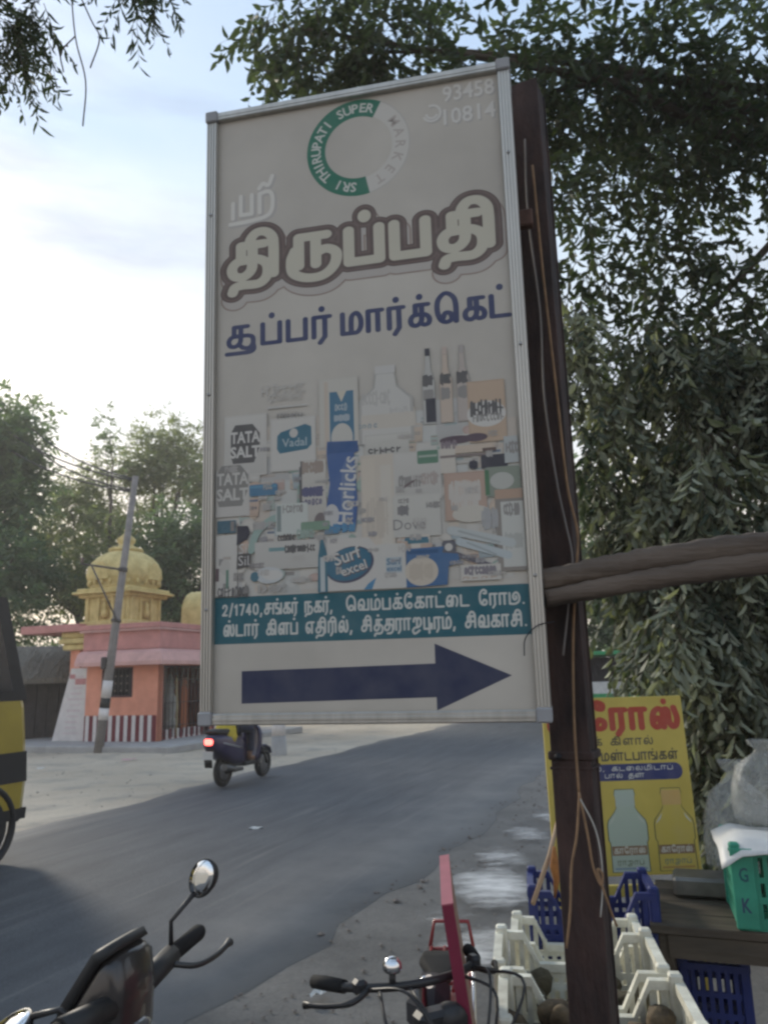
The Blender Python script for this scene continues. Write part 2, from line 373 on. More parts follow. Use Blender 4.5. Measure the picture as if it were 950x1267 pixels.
class Print:
    """flat ink shapes in a (u, v) plane facing -Y; every shape carries its own colour, later ones lie on top"""
    STEP = .000006
    def __init__(s, base): s.v = []; s.f = []; s.c = []; s.y = base
    def add(s, vf, col, lift=1):
        v, f = vf
        s.y -= s.STEP * lift; o = len(s.v)
        s.v += [(a, s.y, b_) for a, b_ in v]; s.f += [tuple(i + o for i in q) for q in f]; s.c += [col] * len(v); return s
    def poly(s, pts, col): return s.add((pts, [tuple(range(len(pts)))]), col)
    def grad(s, u0, v0, u1, v1, c0, c1, rot=0.):
        s.rect(u0, v0, u1, v1, c0, rot); s.c[-2] = s.c[-1] = c1; return s
    def rect(s, u0, v0, u1, v1, col, rot=0.):
        cu, cv = (u0 + u1) / 2, (v0 + v1) / 2; q = [(u0, v0), (u1, v0), (u1, v1), (u0, v1)]
        return s.poly([(cu + (a - cu) * math.cos(rot) - (b_ - cv) * math.sin(rot), cv + (a - cu) * math.sin(rot) + (b_ - cv) * math.cos(rot)) for a, b_ in q], col)
    def ell(s, cu, cv, a, b_, col, rot=0., n=28):
        return s.poly([(cu + a * math.cos(t) * math.cos(rot) - b_ * math.sin(t) * math.sin(rot), cv + a * math.cos(t) * math.sin(rot) + b_ * math.sin(t) * math.cos(rot)) for t in [2 * math.pi * k / n for k in range(n)]], col)
    def rr(s, u0, v0, u1, v1, r, col): return s.poly(rrect((u0 + u1) / 2, (v0 + v1) / 2, u1 - u0, v1 - v0, r), col)
    def ring(s, cu, cv, r0, r1, a0, a1, col, n=40):
        v, f = [], []
        for k in range(n + 1):
            t = R_(a0 + (a1 - a0) * k / n); v += [(cu + r0 * math.cos(t), cv + r0 * math.sin(t)), (cu + r1 * math.cos(t), cv + r1 * math.sin(t))]
        for k in range(n): f.append((2 * k, 2 * k + 1, 2 * k + 3, 2 * k + 2) if a1 > a0 else (2 * k, 2 * k + 2, 2 * k + 3, 2 * k + 1))
        return s.add((v, f), col)
    def build(s, name, material, parent):
        me = bpy.data.meshes.new(name); me.from_pydata(s.v, [], s.f); me.update()
        at = me.attributes.new('col', 'FLOAT_COLOR', 'POINT'); at.data.foreach_set('color', [x for c in s.c for x in (*c, 1.)])
        me.materials.append(material); o = bpy.data.objects.new(name, me); COL.objects.link(o); o.parent = parent
        return o
# ================================================================ SETTING: ground and road
def ground_material():
    m = bpy.data.materials.new('sandy_dirt'); m.use_nodes = True
    n, l = m.node_tree.nodes, m.node_tree.links; b = n['Principled BSDF']; b.inputs['Roughness'].default_value = .95; b.inputs['Specular IOR Level'].default_value = .15
    t = n.new('ShaderNodeTexCoord')
    def noise(sc, det=6, ro=.6):
        z = n.new('ShaderNodeTexNoise'); z.inputs['Scale'].default_value = sc; z.inputs['Detail'].default_value = det; z.inputs['Roughness'].default_value = ro
        l.new(t.outputs['Object'], z.inputs['Vector']); return z
    def ramp(src, p0, c0, p1, c1):
        r = n.new('ShaderNodeValToRGB'); r.color_ramp.elements[0].position = p0; r.color_ramp.elements[1].position = p1
        r.color_ramp.elements[0].color = (*c0, 1); r.color_ramp.elements[1].color = (*c1, 1); l.new(src, r.inputs['Fac']); return r
    big = ramp(noise(.35).outputs['Fac'], .35, (.48, .405, .315), .68, (.59, .515, .415))
    fine = ramp(noise(26, 8, .75).outputs['Fac'], .3, (.72, .71, .69), .72, (1.08, 1.07, 1.05))
    mu = n.new('ShaderNodeMixRGB'); mu.blend_type = 'MULTIPLY'; mu.inputs['Fac'].default_value = .8
    l.new(big.outputs[0], mu.inputs['Color1']); l.new(fine.outputs[0], mu.inputs['Color2'])
    patch = ramp(noise(1.3, 5, .65).outputs['Fac'], .5, (0, 0, 0), .66, (.65, .65, .65))
    mx2 = n.new('ShaderNodeMixRGB'); mx2.inputs['Color2'].default_value = (.29, .27, .24, 1)
    l.new(patch.outputs[0], mx2.inputs['Fac']); l.new(mu.outputs[0], mx2.inputs['Color1'])
    # darker, greyer ground on the stall side of the road
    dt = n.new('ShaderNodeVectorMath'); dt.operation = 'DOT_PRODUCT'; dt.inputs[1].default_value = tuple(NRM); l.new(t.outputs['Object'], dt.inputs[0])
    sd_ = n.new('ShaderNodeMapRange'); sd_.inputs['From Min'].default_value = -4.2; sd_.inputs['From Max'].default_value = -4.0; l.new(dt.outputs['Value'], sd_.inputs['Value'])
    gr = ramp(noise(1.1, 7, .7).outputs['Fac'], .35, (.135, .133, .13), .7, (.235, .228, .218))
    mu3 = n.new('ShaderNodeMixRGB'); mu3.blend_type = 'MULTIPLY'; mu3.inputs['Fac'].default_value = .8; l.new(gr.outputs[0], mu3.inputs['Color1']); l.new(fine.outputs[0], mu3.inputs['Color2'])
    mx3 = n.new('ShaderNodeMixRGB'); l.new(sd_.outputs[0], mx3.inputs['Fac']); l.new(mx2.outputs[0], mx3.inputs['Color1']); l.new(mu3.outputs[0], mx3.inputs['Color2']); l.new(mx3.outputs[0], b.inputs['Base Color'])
    bp = n.new('ShaderNodeBump'); bp.inputs['Strength'].default_value = .55; bp.inputs['Distance'].default_value = .03
    l.new(noise(38, 8, .7).outputs['Fac'], bp.inputs['Height']); l.new(bp.outputs[0], b.inputs['Normal'])
    return m
def road_material():
    m = bpy.data.materials.new('worn_asphalt'); m.use_nodes = True
    n, l = m.node_tree.nodes, m.node_tree.links; b = n['Principled BSDF']; b.inputs['Roughness'].default_value = .78; b.inputs['Specular IOR Level'].default_value = .35
    t = n.new('ShaderNodeTexCoord'); sp = n.new('ShaderNodeSeparateXYZ'); l.new(t.outputs['Object'], sp.inputs[0])
    def noise(sc, det=6, ro=.6, stretch=None):
        z = n.new('ShaderNodeTexNoise'); z.inputs['Scale'].default_value = sc; z.inputs['Detail'].default_value = det; z.inputs['Roughness'].default_value = ro
        if stretch:
            mp_ = n.new('ShaderNodeMapping'); mp_.inputs['Scale'].default_value = stretch; l.new(t.outputs['Object'], mp_.inputs[0]); l.new(mp_.outputs[0], z.inputs['Vector'])
        else: l.new(t.outputs['Object'], z.inputs['Vector'])
        return z
    def ramp(src, p0, c0, p1, c1):
        r = n.new('ShaderNodeValToRGB'); r.color_ramp.elements[0].position = p0; r.color_ramp.elements[1].position = p1
        r.color_ramp.elements[0].color = (*c0, 1); r.color_ramp.elements[1].color = (*c1, 1); l.new(src, r.inputs['Fac']); return r
    base = ramp(noise(2.2, 6, .6, (2.2, .35, 1)).outputs['Fac'], .3, (.058, .062, .070), .72, (.098, .103, .110))
    grain = ramp(noise(90, 3, .7).outputs['Fac'], .3, (.55, .55, .55), .7, (1.4, 1.4, 1.4))
    mu = n.new('ShaderNodeMixRGB'); mu.blend_type = 'MULTIPLY'; mu.inputs['Fac'].default_value = .9
    l.new(base.outputs[0], mu.inputs['Color1']); l.new(grain.outputs[0], mu.inputs['Color2'])
    # dust drifting in from both edges, ragged
    def edge(node_in, lo, hi):
        mr = n.new('ShaderNodeMapRange'); mr.inputs['From Min'].default_value = lo; mr.inputs['From Max'].default_value = hi; l.new(node_in, mr.inputs['Value']); return mr.outputs[0]
    e1 = edge(sp.outputs['X'], -4.0, -2.35); e2 = edge(sp.outputs['X'], -7.0, -7.4)
    mxm = n.new('ShaderNodeMath'); mxm.operation = 'MAXIMUM'; l.new(e1, mxm.inputs[0]); l.new(e2, mxm.inputs[1])
    nz_ = noise(1.6, 7, .65); ad = n.new('ShaderNodeMath'); ad.operation = 'MULTIPLY_ADD'; ad.inputs[1].default_value = .9; l.new(nz_.outputs['Fac'], ad.inputs[0])
    ad.inputs[2].default_value = -.45; sm = n.new('ShaderNodeMath'); sm.operation = 'ADD'; sm.use_clamp = True; l.new(mxm.outputs[0], sm.inputs[0]); l.new(ad.outputs[0], sm.inputs[1])
    pw = n.new('ShaderNodeMath'); pw.operation = 'MULTIPLY'; l.new(sm.outputs[0], pw.inputs[0]); l.new(sm.outputs[0], pw.inputs[1])
    # thin scuffed streaks along the lane, remains of dust and an old line
    st = ramp(noise(3.0, 4, .6, (3.2, .12, 1)).outputs['Fac'], .58, (0, 0, 0), .74, (.5, .5, .5))
    mx1 = n.new('ShaderNodeMixRGB'); mx1.inputs['Color2'].default_value = (.2, .19, .18, 1); l.new(st.outputs[0], mx1.inputs['Fac']); l.new(mu.outputs[0], mx1.inputs['Color1'])
    mx2 = n.new('ShaderNodeMixRGB'); mx2.inputs['Color2'].default_value = (.19, .185, .178, 1); l.new(pw.outputs[0], mx2.inputs['Fac']); l.new(mx1.outputs[0], mx2.inputs['Color1'])
    l.new(mx2.outputs[0], b.inputs['Base Color'])
    bp = n.new('ShaderNodeBump'); bp.inputs['Strength'].default_value = .35; bp.inputs['Distance'].default_value = .008
    l.new(noise(120, 3, .7).outputs['Fac'], bp.inputs['Height']); l.new(bp.outputs[0], b.inputs['Normal'])
    return m
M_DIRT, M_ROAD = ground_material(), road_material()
# one sheet to the horizon, gently uneven near the camera
def make_ground():
    xs = sorted(set([-600, -300, -150, -80, -50] + [round(-34 + i * .5, 2) for i in range(137)] + [50, 80, 150, 300, 600]))
    ys = sorted(set([-300, -100, -40, -20, -10] + [round(-6 + i * .5, 2) for i in range(113)] + [60, 80, 120, 200, 400, 800, 1500]))
    v = []
    for y in ys:
        for x in xs:
            p = Vector((x, y, 0)); nn = p.dot(NRM)
            off = min(abs(nn + 7.34), abs(nn + 2.24)); onroad = -7.34 < nn < -2.24
            k = 0 if onroad or off < .5 else min(1., (off - .5) / 1.2)
            h = k * (.02 * math.sin(x * 1.7 + y * .6) + .018 * math.sin(y * 1.3 - x * .9 + 1) + .01 * math.sin(3.1 * x + 2.3 * y)) if abs(x) < 34 and y < 50 else 0
            v.append((x, y, h - .003))
    nx = len(xs); f = [(j * nx + i, j * nx + i + 1, (j + 1) * nx + i + 1, (j + 1) * nx + i) for j in range(len(ys) - 1) for i in range(nx - 1)]
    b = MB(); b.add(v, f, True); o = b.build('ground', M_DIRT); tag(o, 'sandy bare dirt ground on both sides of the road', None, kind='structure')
make_ground()
def make_road():
    rnd = random.Random(3); v, f = [], []; us = [-60 + i * .4 for i in range(700)]; nn = 11
    for i, u in enumerate(us):
        wl_ = .10 * math.sin(u * .9) + .06 * math.sin(u * 2.7 + 1) + rnd.uniform(-.05, .05); wr = .10 * math.sin(u * .7 + 2) + .07 * math.sin(u * 3.1) + rnd.uniform(-.05, .05)
        a, b_ = -7.36 + wl_, -2.22 + wr
        for k in range(nn):
            t = min(1, max(0, (k - 1) / (nn - 3))); z = .001 + .04 * (1 - (2 * t - 1) ** 2) if 0 < k < nn - 1 else -.03; v.append((a + (b_ - a) * t, u, z))
    for i in range(len(us) - 1):
        for k in range(nn - 1): f.append((i * nn + k, i * nn + k + 1, (i + 1) * nn + k + 1, (i + 1) * nn + k))
    b = MB(); b.add(v, f, True); o = b.build('road', M_ROAD); o.rotation_euler = (0, 0, ROAD_YAW)
    tag(o, 'grey asphalt road with dusty ragged edges', None, kind='structure')
make_road()
# ================================================================ THE BIG SIGN
M_ALU = mat('brushed_aluminium', (.52, .50, .46), .42, .75, .2, 30, stretch=(1, 1, .05))
M_PANEL = mat('faded_flex_panel', (.52, .48, .42), .5, 0, .10, 2.2, col2=(.43, .395, .345), spec=.3)
M_PRINT = print_mat('sign_ink', .45, .08)
M_SIGNBACK = mat('dark_sheet_metal', (.05, .05, .06), .6, .3, .3, 5)
SR = Vector((.978, -.21, -.004)).normalized(); SU = Vector((-.001, -.031, 1.)).normalized(); SB = SU.cross(SR)
SM = Matrix.Translation((-.495, 2.097, 1.508)) @ Matrix((SR, SB, SU)).transposed().to_4x4()
SW, SH = .90, 1.786
sign = empty('sign_board', M=SM)
tag(sign, 'tall supermarket sign board with aluminium frame and blue arrow, fixed to rusty post', 'sign')
MB().box((SW / 2, .012, SH / 2), (SW - .05, .012, SH - .05)).build('face_panel', M_PANEL, sign)
MB().box((SW / 2, .088, SH / 2), (SW - .04, .01, SH - .04)).build('back_panel', M_SIGNBACK, sign)
# ribbed extrusion profile for the upright rails (x across, y depth)
def rail_profile(w):
    front = [(0, .006)]
    for k in range(4):
        x0 = w * (.06 + k * .235)
        front += [(x0, -.010), (x0 + w * .15, -.010), (x0 + w * .165, -.006), (x0 + w * .215, -.006)]
    front += [(w, -.008), (w, .095), (0, .095)]
    return front
for x0, flip in ((0, False), (SW - .034, True)):
    pr = rail_profile(.034); pr = [(.034 - a, b_) for a, b_ in pr][::-1] if flip else pr
    MB().prism([(a + x0, b_) for a, b_ in pr], .0, SH, plane='xy').build('frame_upright', M_ALU, sign)
for z0, h in ((SH - .028, .028), (0, .03)):
    m = MB(); m.box((SW / 2, .043, z0 + h / 2), (SW - .0685, .104, h - .001), bev=.003)
    m.box((SW / 2, -.0075, z0 + h * .5), (SW - .07, .006, h * .35), bev=.002); m.build('frame_crossbar', M_ALU, sign)
for cx in (.017, SW - .017):
    for cz in (.017, SH - .016):
        MB().box((cx, .04, cz), (.038, .114, .036), bev=.004).build('corner_cap', mat('grey_plastic', (.33, .33, .34), .6), sign)
for k, (cx, cz) in enumerate([(.017, .3), (.017, .9), (.017, 1.45), (SW - .017, .35), (SW - .017, .95), (SW - .017, 1.5)]):
    MB().lathe([(.0045, -.0), (.0045, .002), (.003, .003)], 8, Matrix.Translation((cx, -.0105, cz)) @ Matrix.Rotation(R_(90), 4, 'X')).build('screw', mat('steel_screw', (.3, .3, .3), .4, .9), sign)
for z in (.35, 1.35):
    MB().box((SW + .012, .085, z), (.05, .03, .05), bev=.004).build('bracket', mat('rusty_bracket', (.11, .06, .045), .8, .2, .4, 20), sign)

FY = .006 - .0002           # face of the panel
CREAM, BROWN, LBROWN, NAVY, TEAL = (.52, .485, .39), (.12, .085, .075), (.36, .29, .25), (.045, .055, .125), (.022, .11, .14)
GREEN, PALE = (.03, .16, .10), (.56, .54, .50)
# logo ring
lg = Print(FY)
cu, cv, r = .461, 1.602, .152
lg.ring(cu, cv, r * .64, r, 62, 282, GREEN); lg.ring(cu, cv, r * .66, r * .99, 282, 422, (.55, .52, .47)); lg.ring(cu, cv, r * .985, r, 282, 422, (.42, .40, .37))
def arc_text(pr, s, a0, a1, rad, size, col):
    for k, ch in enumerate(s):
        if ch == ' ': continue
        a = R_(a0 + (a1 - a0) * (k + .5) / len(s)); pr.add(latin(ch, cu + rad * math.cos(a), cv + rad * math.sin(a), size=size, rot=a - math.pi / 2, bold=.02), col, .2)
arc_text(lg, 'SRI THIRUPATI SUPER', 268, 66, r * .82, .040, (.55, .55, .5))
arc_text(lg, 'MARKET', 40, -70, r * .82, .040, (.42, .37, .33))
lg.build('logo_ring', M_PRINT, sign)
# phone number, faded to a relief of itself
ph = Print(FY)
for dx, dv, c in ((.0, .0, (.40, .37, .34)), (-.004, .005, (.60, .575, .53))):
    ph.add(latin('93458', .787 + dx, 1.717 + dv, width=.145, bold=.015, height=.05), c); ph.add(latin('10814', .787 + dx, 1.645 + dv, width=.145, bold=.015, height=.05), c)
    ph.ring(.682 + dx, 1.664 + dv, .021, .028, 200, 470, c); ph.ring(.682 + dx, 1.664 + dv, .012, .019, 180, 340, c)
ph.build('phone_number', M_PRINT, sign)
# sri
sr = Print(FY)
sr.add(tamil(['ஸ்ரீ'], .085, 1.432, .13, .068, .2, res=.0014, extra=.002), (.43, .40, .37)); sr.add(tamil(['ஸ்ரீ'], .080, 1.437, .13, .068, .18, res=.0014), (.64, .61, .55))
sr.build('small_lettering', M_PRINT, sign)
# title with outline and drop shade
TT = ['த', 'ி', 'ரு', 'ப', PULLI, 'ப', 'த', 'ி']
ti = Print(FY); kw = dict(weight=.27, gap=.34, dot=.2, xs=1.25)
def title(extra, du, dv, col): ti.add(tamil(TT, .075 + du, 1.250 + dv, .76, .096, extra=extra, res=.0018, **kw), col, 2)
title(.021, .006, -.022, (.30, .235, .20)); title(.0165, .006, -.022, (.44, .40, .36)); title(.0165, 0, 0, BROWN); title(.0125, 0, 0, (.17, .12, .105)); title(.0085, 0, 0, BROWN); title(.0, 0, 0, CREAM)
ti.build('title_lettering', M_PRINT, sign)
su = Print(FY)
su.add(tamil(['சூ', 'ப', PULLI, 'ப', 'ர', PULLI], .068, 1.040, .30, .058, .21, .34, dot=.16, xs=1.25, res=.0015), NAVY)
su.add(tamil(['ம', 'ா', 'ர', PULLI, 'க', PULLI, 'ெ', 'க', 'ட', PULLI], .405, 1.040, .455, .058, .21, .34, dot=.16, xs=1.25, res=.0015), NAVY)
su.build('subtitle_lettering', M_PRINT, sign)
# address band
bd = Print(FY); bd.rect(.0345, .208, SW - .0345, .332, TEAL); bd.build('address_band', M_PRINT, sign)
al = Print(FY - .0004); W8 = (.55, .55, .51)
al.add(tamil(list('2/1740,') + ['ச', 'ங', PULLI, 'க', 'ர', PULLI, ' ', 'ந', 'க', 'ர', PULLI, ','], .058, .284, .305, .026, .2, .3, res=.0012), W8)
al.add(tamil(['ெ', 'வ', 'ம', PULLI, 'ப', 'க', PULLI, 'ே', 'க', 'ா', 'ட', PULLI, 'ை', 'ட', ' ', 'ே', 'ர', 'ா', 'டு', '.'], .400, .284, .455, .026, .2, .3, res=.0012), W8)
al.add(tamil(['ஸ', PULLI, 'ட', 'ா', 'ர', PULLI, ' ', 'க', 'ி', 'ள', 'ப', PULLI, ' ', 'எ', 'த', 'ி', 'ர', 'ி', 'ல', PULLI, ',', ' '] +
             ['ச', 'ி', 'த', PULLI, 'து', 'ர', 'ா', 'ஜ', 'பு', 'ர', 'ம', PULLI, ',', ' ', 'ச', 'ி', 'வ', 'க', 'ா', 'ச', 'ி', '.'], .062, .230, .795, .027, .2, .3, res=.0012), W8)
al.build('address_lettering', M_PRINT, sign)
ar = Print(FY)
ar.poly([(.112, .054), (.625, .062), (.625, .030), (.812, .111), (.625, .193), (.625, .144), (.112, .137)], (.03, .037, .08)); ar.build('arrow', M_PRINT, sign)

# ---------------- product collage (ink only), many faded packs
pp = Print(FY); rnd = random.Random(5)
def shade(c, k): return tuple(min(1, x * k) for x in c)
BLUE, SKYB, GREY, DGREY, ORANGE, TAN, BLK, GRN = (.035, .10, .27), (.06, .21, .36), (.25, .235, .22), (.10, .095, .095), (.45, .30, .19), (.52, .45, .37), (.04, .04, .055), (.13, .25, .18)
def pack(u0, v0, u1, v1, body, detail=True, rot=0.):
    pp.rect(u0, v0, u1, v1, shade(body, .92), rot); d = min(u1 - u0, v1 - v0) * .04; pp.grad(u0 + d, v0 + d, u1 - d, v1 - d, shade(body, rnd.uniform(.82, 1.0)), shade(body, rnd.uniform(.95, 1.06)), rot)
    if detail:
        w, h = u1 - u0, v1 - v0
        for k in range(rnd.randint(2, 4)):
            a, c = rnd.uniform(.08, .4), rnd.uniform(.1, .75)
            pp.rect(u0 + a * w, v0 + c * h, u0 + min(.93, a + rnd.uniform(.2, .5)) * w, v0 + (c + rnd.uniform(.04, .13)) * h, rnd.choice([GREY, TAN, shade(body, .8), (.38, .33, .29), (.30, .36, .36)]), rot)
        pp.ell(u0 + w * rnd.uniform(.35, .65), v0 + h * rnd.uniform(.3, .7), w * .22, h * .13, shade(body, rnd.uniform(.78, 1.08)), rot)
def squiggle(u, v, w, h, col, n=5, wt=.12):
    # a run of tiny illegible letters: short arcs and bars
    n = max(3, int(n * 1.6)); st = []; cw_ = w / n
    for k in range(n):
        x0 = u + k * cw_ + rnd.uniform(0, .15) * cw_; a, b_ = cw_ * rnd.uniform(.45, .7), h * rnd.uniform(.35, .55); t = rnd.random()
        if t < .4: st.append([tuple(p) for p in cr([(x0, v - b_), (x0 + a * .1, v + b_ * .7), (x0 + a * .6, v + b_), (x0 + a, v + b_ * .2), (x0 + a * .7, v - b_)], 3)])
        elif t < .7: st.append([(x0, v - b_), (x0, v + b_)]); st.append([(x0, v), (x0 + a, v + rnd.uniform(-.5, .8) * b_)])
        else: st.append([tuple(p) for p in cr([(x0 + a, v + b_ * .6), (x0 + a * .4, v + b_), (x0, v), (x0 + a * .5, v - b_), (x0 + a, v - b_ * .6)], 3)])
    pp.add(outline(st, [], max(.0022, min(.006, wt * h * .8)), .0013, .001), col)
def bottle(cx, v0, w, h, col, cap, label=None):
    q = [(-.5, 0), (.5, 0), (.5, .55), (.22, .72), (.18, .9), (-.18, .9), (-.22, .72), (-.5, .55)]
    pp.poly([(cx + a * w * 1.06, v0 + b_ * h * 1.01) for a, b_ in q], shade(col, .72)); pp.poly([(cx + a * w * .94, v0 + .01 * h + b_ * h * .98) for a, b_ in q], col); pp.rect(cx - w * .2, v0 + h * .9, cx + w * .2, v0 + h, cap)
    if label: pp.rect(cx - w * .44, v0 + h * .12, cx + w * .44, v0 + h * .42, label)
W_ = (.535, .51, .465)
# background packs, paler, filling the heap
for row, (v0, v1, ua, ub) in enumerate([(.34, .45, .04, .86), (.44, .56, .04, .86), (.54, .66, .05, .86), (.64, .74, .10, .86), (.72, .81, .13, .86)]):
    u = ua
    while u < ub - .05:
        w = rnd.uniform(.05, .10); h = (v1 - v0) * rnd.uniform(.85, 1.25)
        base = rnd.choice([W_, W_, (.50, .47, .42), (.50, .50, .47), (.53, .46, .39), (.47, .46, .44)])
        pack(u, v0 + rnd.uniform(-.01, .01), min(ub, u + w), min(.83, v0 + h), base, True); u += w * rnd.uniform(.85, 1.05)
# a second, finer layer of small packs, jars and sachets
for k in range(120):
    u, v = rnd.uniform(.04, .83), rnd.uniform(.345, .74); w, h = rnd.uniform(.018, .042), rnd.uniform(.025, .06); u1, v1 = min(u + w, .862), min(v + h, .80)
    base = rnd.choice([(.50, .47, .42), (.47, .44, .39), (.50, .40, .31), (.48, .35, .27), (.34, .40, .36), (.30, .36, .38), (.44, .42, .40), (.42, .30, .26), (.24, .33, .28), (.50, .46, .36)])
    if rnd.random() < .22: pp.ell((u + u1) / 2, (v + v1) / 2, w * .6, h * .4, base, rnd.uniform(-.4, .4)); pp.ell((u + u1) / 2, (v + v1) / 2, w * .42, h * .27, shade(base, 1.12))
    else:
        pp.grad(u, v, u1, v1, shade(base, .88), shade(base, 1.05), rnd.uniform(-.12, .12))
        pp.rect(u + w * .08, v1 - h * .2, u1 - w * .08, v1 - h * .08, rnd.choice([(.30, .24, .2), (.12, .16, .22), (.2, .28, .24), (.45, .43, .4)]))
        if rnd.random() < .7: squiggle(u + w * .12, v + h * .45, w * .75, h * .18, rnd.choice([(.16, .15, .16), (.3, .27, .25), (.54, .52, .48)]), 3, .3)
# pale tall items above
squiggle(.17, .90, .13, .03, (.50, .475, .44)); squiggle(.19, .875, .10, .02, (.50, .475, .44)); pp.rect(.185, .845, .30, .85, (.50, .475, .44))
pp.add(latin('SPECIAL', .245, .826, width=.065), (.40, .37, .34))
bottle(.52, .72, .14, .215, (.52, .50, .46), (.52, .5, .47)); squiggle(.455, .845, .08, .04, (.42, .40, .37)); squiggle(.53, .80, .05, .03, (.45, .43, .4))
pp.rect(.452, .76, .60, .80, (.52, .47, .40)); pack(.46, .66, .58, .745, (.50, .48, .43)); squiggle(.47, .70, .09, .015, DGREY, 4, .35); squiggle(.44, .77, .06, .01, (.2, .26, .3), 3, .4)
for cx, c, cap in ((.637, (.44, .43, .40), BLK), (.683, (.50, .40, .32), (.48, .38, .32)), (.728, (.42, .36, .32), (.36, .32, .3))):
    bottle(cx, .76, .032, .21, c, cap); squiggle(cx - .013, .88, .026, .03, DGREY, 4, .2); squiggle(cx - .012, .84, .024, .03, GREY, 4, .2)
pp.rect(.628, .765, .654, .83, BLK)
pack(.738, .70, .835, .865, (.46, .33, .23), False); pp.ell(.785, .775, .05, .035, (.56, .54, .5)); squiggle(.745, .79, .085, .04, DGREY, 6, .16); squiggle(.75, .765, .08, .02, GREY, 6, .2)
pack(.335, .72, .445, .915, (.52, .49, .43), False); pp.rect(.35, .72, .361, .905, (.50, .42, .34)); pp.rect(.365, .735, .432, .875, (.045, .15, .24)); pp.poly([(.385, .876), (.398, .845), (.413, .876)], (.55, .5, .4)); pp.ell(.398, .745, .03, .04, (.5, .48, .43))
squiggle(.378, .80, .042, .016, (.3, .36, .4), 7, .3); squiggle(.38, .83, .035, .018, (.35, .4, .42), 3, .2)
# hexagonal salt packs
def salt(cu_, cv_, w, h, c, lines, tc):
    pp.poly([(cu_ + a * w, cv_ + b_ * h) for a, b_ in ((-.42, -.5), (.3, -.5), (.5, -.1), (.5, .25), (.25, .5), (-.35, .5), (-.5, .3), (-.5, -.3))], c)
    for k, t in enumerate(lines): pp.add(latin(t, cu_, cv_ + (.17 - .38 * k) * h, width=w * 1.02, bold=.03, height=h * .3), tc)
pack(.06, .66, .185, .835, W_, False); salt(.122, .752, .085, .11, (.09, .085, .085), ('TATA', 'SALT'), (.56, .54, .5))
pack(.036, .55, .135, .68, (.51, .48, .44), False); salt(.085, .636, .092, .115, (.21, .20, .185), ('TATA', 'SALT'), (.50, .48, .44))
pack(.195, .665, .325, .815, W_, False); squiggle(.215, .82, .08, .012, GREY, 5, .3)
pp.poly([(.222, .715), (.30, .722), (.313, .735), (.312, .785), (.295, .793), (.225, .775), (.215, .765), (.214, .728)], (.04, .14, .20)); pp.add(latin('Vadal', .264, .744, width=.07, bold=.01), (.35, .42, .44)); pp.ell(.262, .77, .012, .013, (.5, .48, .44))
pp.rr(.134, .602, .215, .634, .006, (.045, .16, .27)); pp.rect(.137, .624, .212, .631, (.08, .24, .36))
# rusk packet, malt-drink pouch
pack(.28, .50, .352, .69, (.50, .47, .42), False); squiggle(.285, .67, .06, .03, (.3, .24, .2), 5, .3); squiggle(.286, .603, .058, .022, (.10, .10, .18), 7, .3); squiggle(.282, .575, .06, .015, (.15, .14, .2), 4, .3); squiggle(.279, .60, .004, .16, DGREY, 4, .03); pp.ell(.335, .52, .018, .025, (.16, .13, .13)); pp.rect(.345, .485, .385, .505, (.12, .19, .25))
pp.poly([(.350, .50), (.392, .505), (.43, .50), (.437, .56), (.43, .70), (.443, .705), (.44, .733), (.356, .737), (.354, .70), (.362, .62), (.352, .56)], BLUE); pp.rect(.357, .703, .441, .733, (.03, .085, .22))
pp.poly([(.39, .52), (.425, .52), (.428, .67), (.41, .69), (.395, .66)], (.10, .16, .30)); pp.add(latin('Horlicks', .408, .60, width=.185, rot=R_(83), bold=.012, height=.046), (.53, .52, .5)); pp.ell(.366, .535, .02, .03, (.48, .47, .46)); squiggle(.36, .50, .07, .02, SKYB, 5, .3)
# tan column in the middle
pp.rect(.447, .37, .535, .69, (.53, .465, .385)); pp.rect(.452, .50, .485, .68, (.56, .49, .40)); pp.rect(.50, .44, .528, .66, (.545, .50, .43)); squiggle(.46, .52, .06, .10, (.47, .41, .34), 6, .05)
# soap cartons
pack(.535, .56, .66, .69, W_, False); pp.rr(.60, .655, .655, .69, .004, (.09, .20, .13)); pp.rect(.603, .672, .652, .678, (.3, .36, .3)); squiggle(.55, .61, .06, .03, GREY, 5, .2); pp.add(outline([[(.548, .588), (.605, .622)]], [], .006, .0016, .001), (.15, .11, .11)); squiggle(.61, .615, .045, .03, (.36, .3, .27), 4, .2)
pack(.53, .465, .655, .575, (.53, .51, .46), False); pp.add(latin('Dove', .573, .498, width=.085), (.20, .19, .19)); squiggle(.545, .535, .028, .022, (.18, .17, .17), 4, .3); squiggle(.62, .545, .035, .015, GREY, 4, .3); squiggle(.545, .56, .03, .012, GREY, 3, .3)
pp.rect(.575, .425, .625, .47, (.56, .5, .43)); pp.rect(.567, .447, .622, .456, (.05, .16, .21)); pp.rect(.60, .43, .63, .446, (.45, .33, .26))
# orange pack with white flourish, green jars
pack(.667, .50, .775, .625, (.42, .285, .22), False); pp.ell(.72, .565, .035, .04, (.50, .40, .33)); squiggle(.68, .575, .08, .05, (.51, .47, .42), 7, .12); squiggle(.685, .55, .07, .04, (.51, .47, .42), 6, .14); pp.ell(.735, .515, .05, .022, (.52, .48, .41))
pp.rect(.66, .625, .70, .70, (.54, .49, .42)); pp.rect(.66, .665, .79, .672, (.2, .16, .15)); pp.ell(.705, .712, .045, .011, (.09, .06, .08)); pp.ell(.755, .714, .03, .011, (.09, .06, .08)); squiggle(.665, .70, .04, .02, (.2, .16, .18), 3, .3)
pp.rect(.70, .675, .80, .695, (.52, .42, .33)); pp.rr(.765, .63, .832, .665, .004, BLK); pp.rect(.77, .675, .805, .684, (.12, .08, .07)); squiggle(.735, .642, .02, .02, BLK, 3, .3)
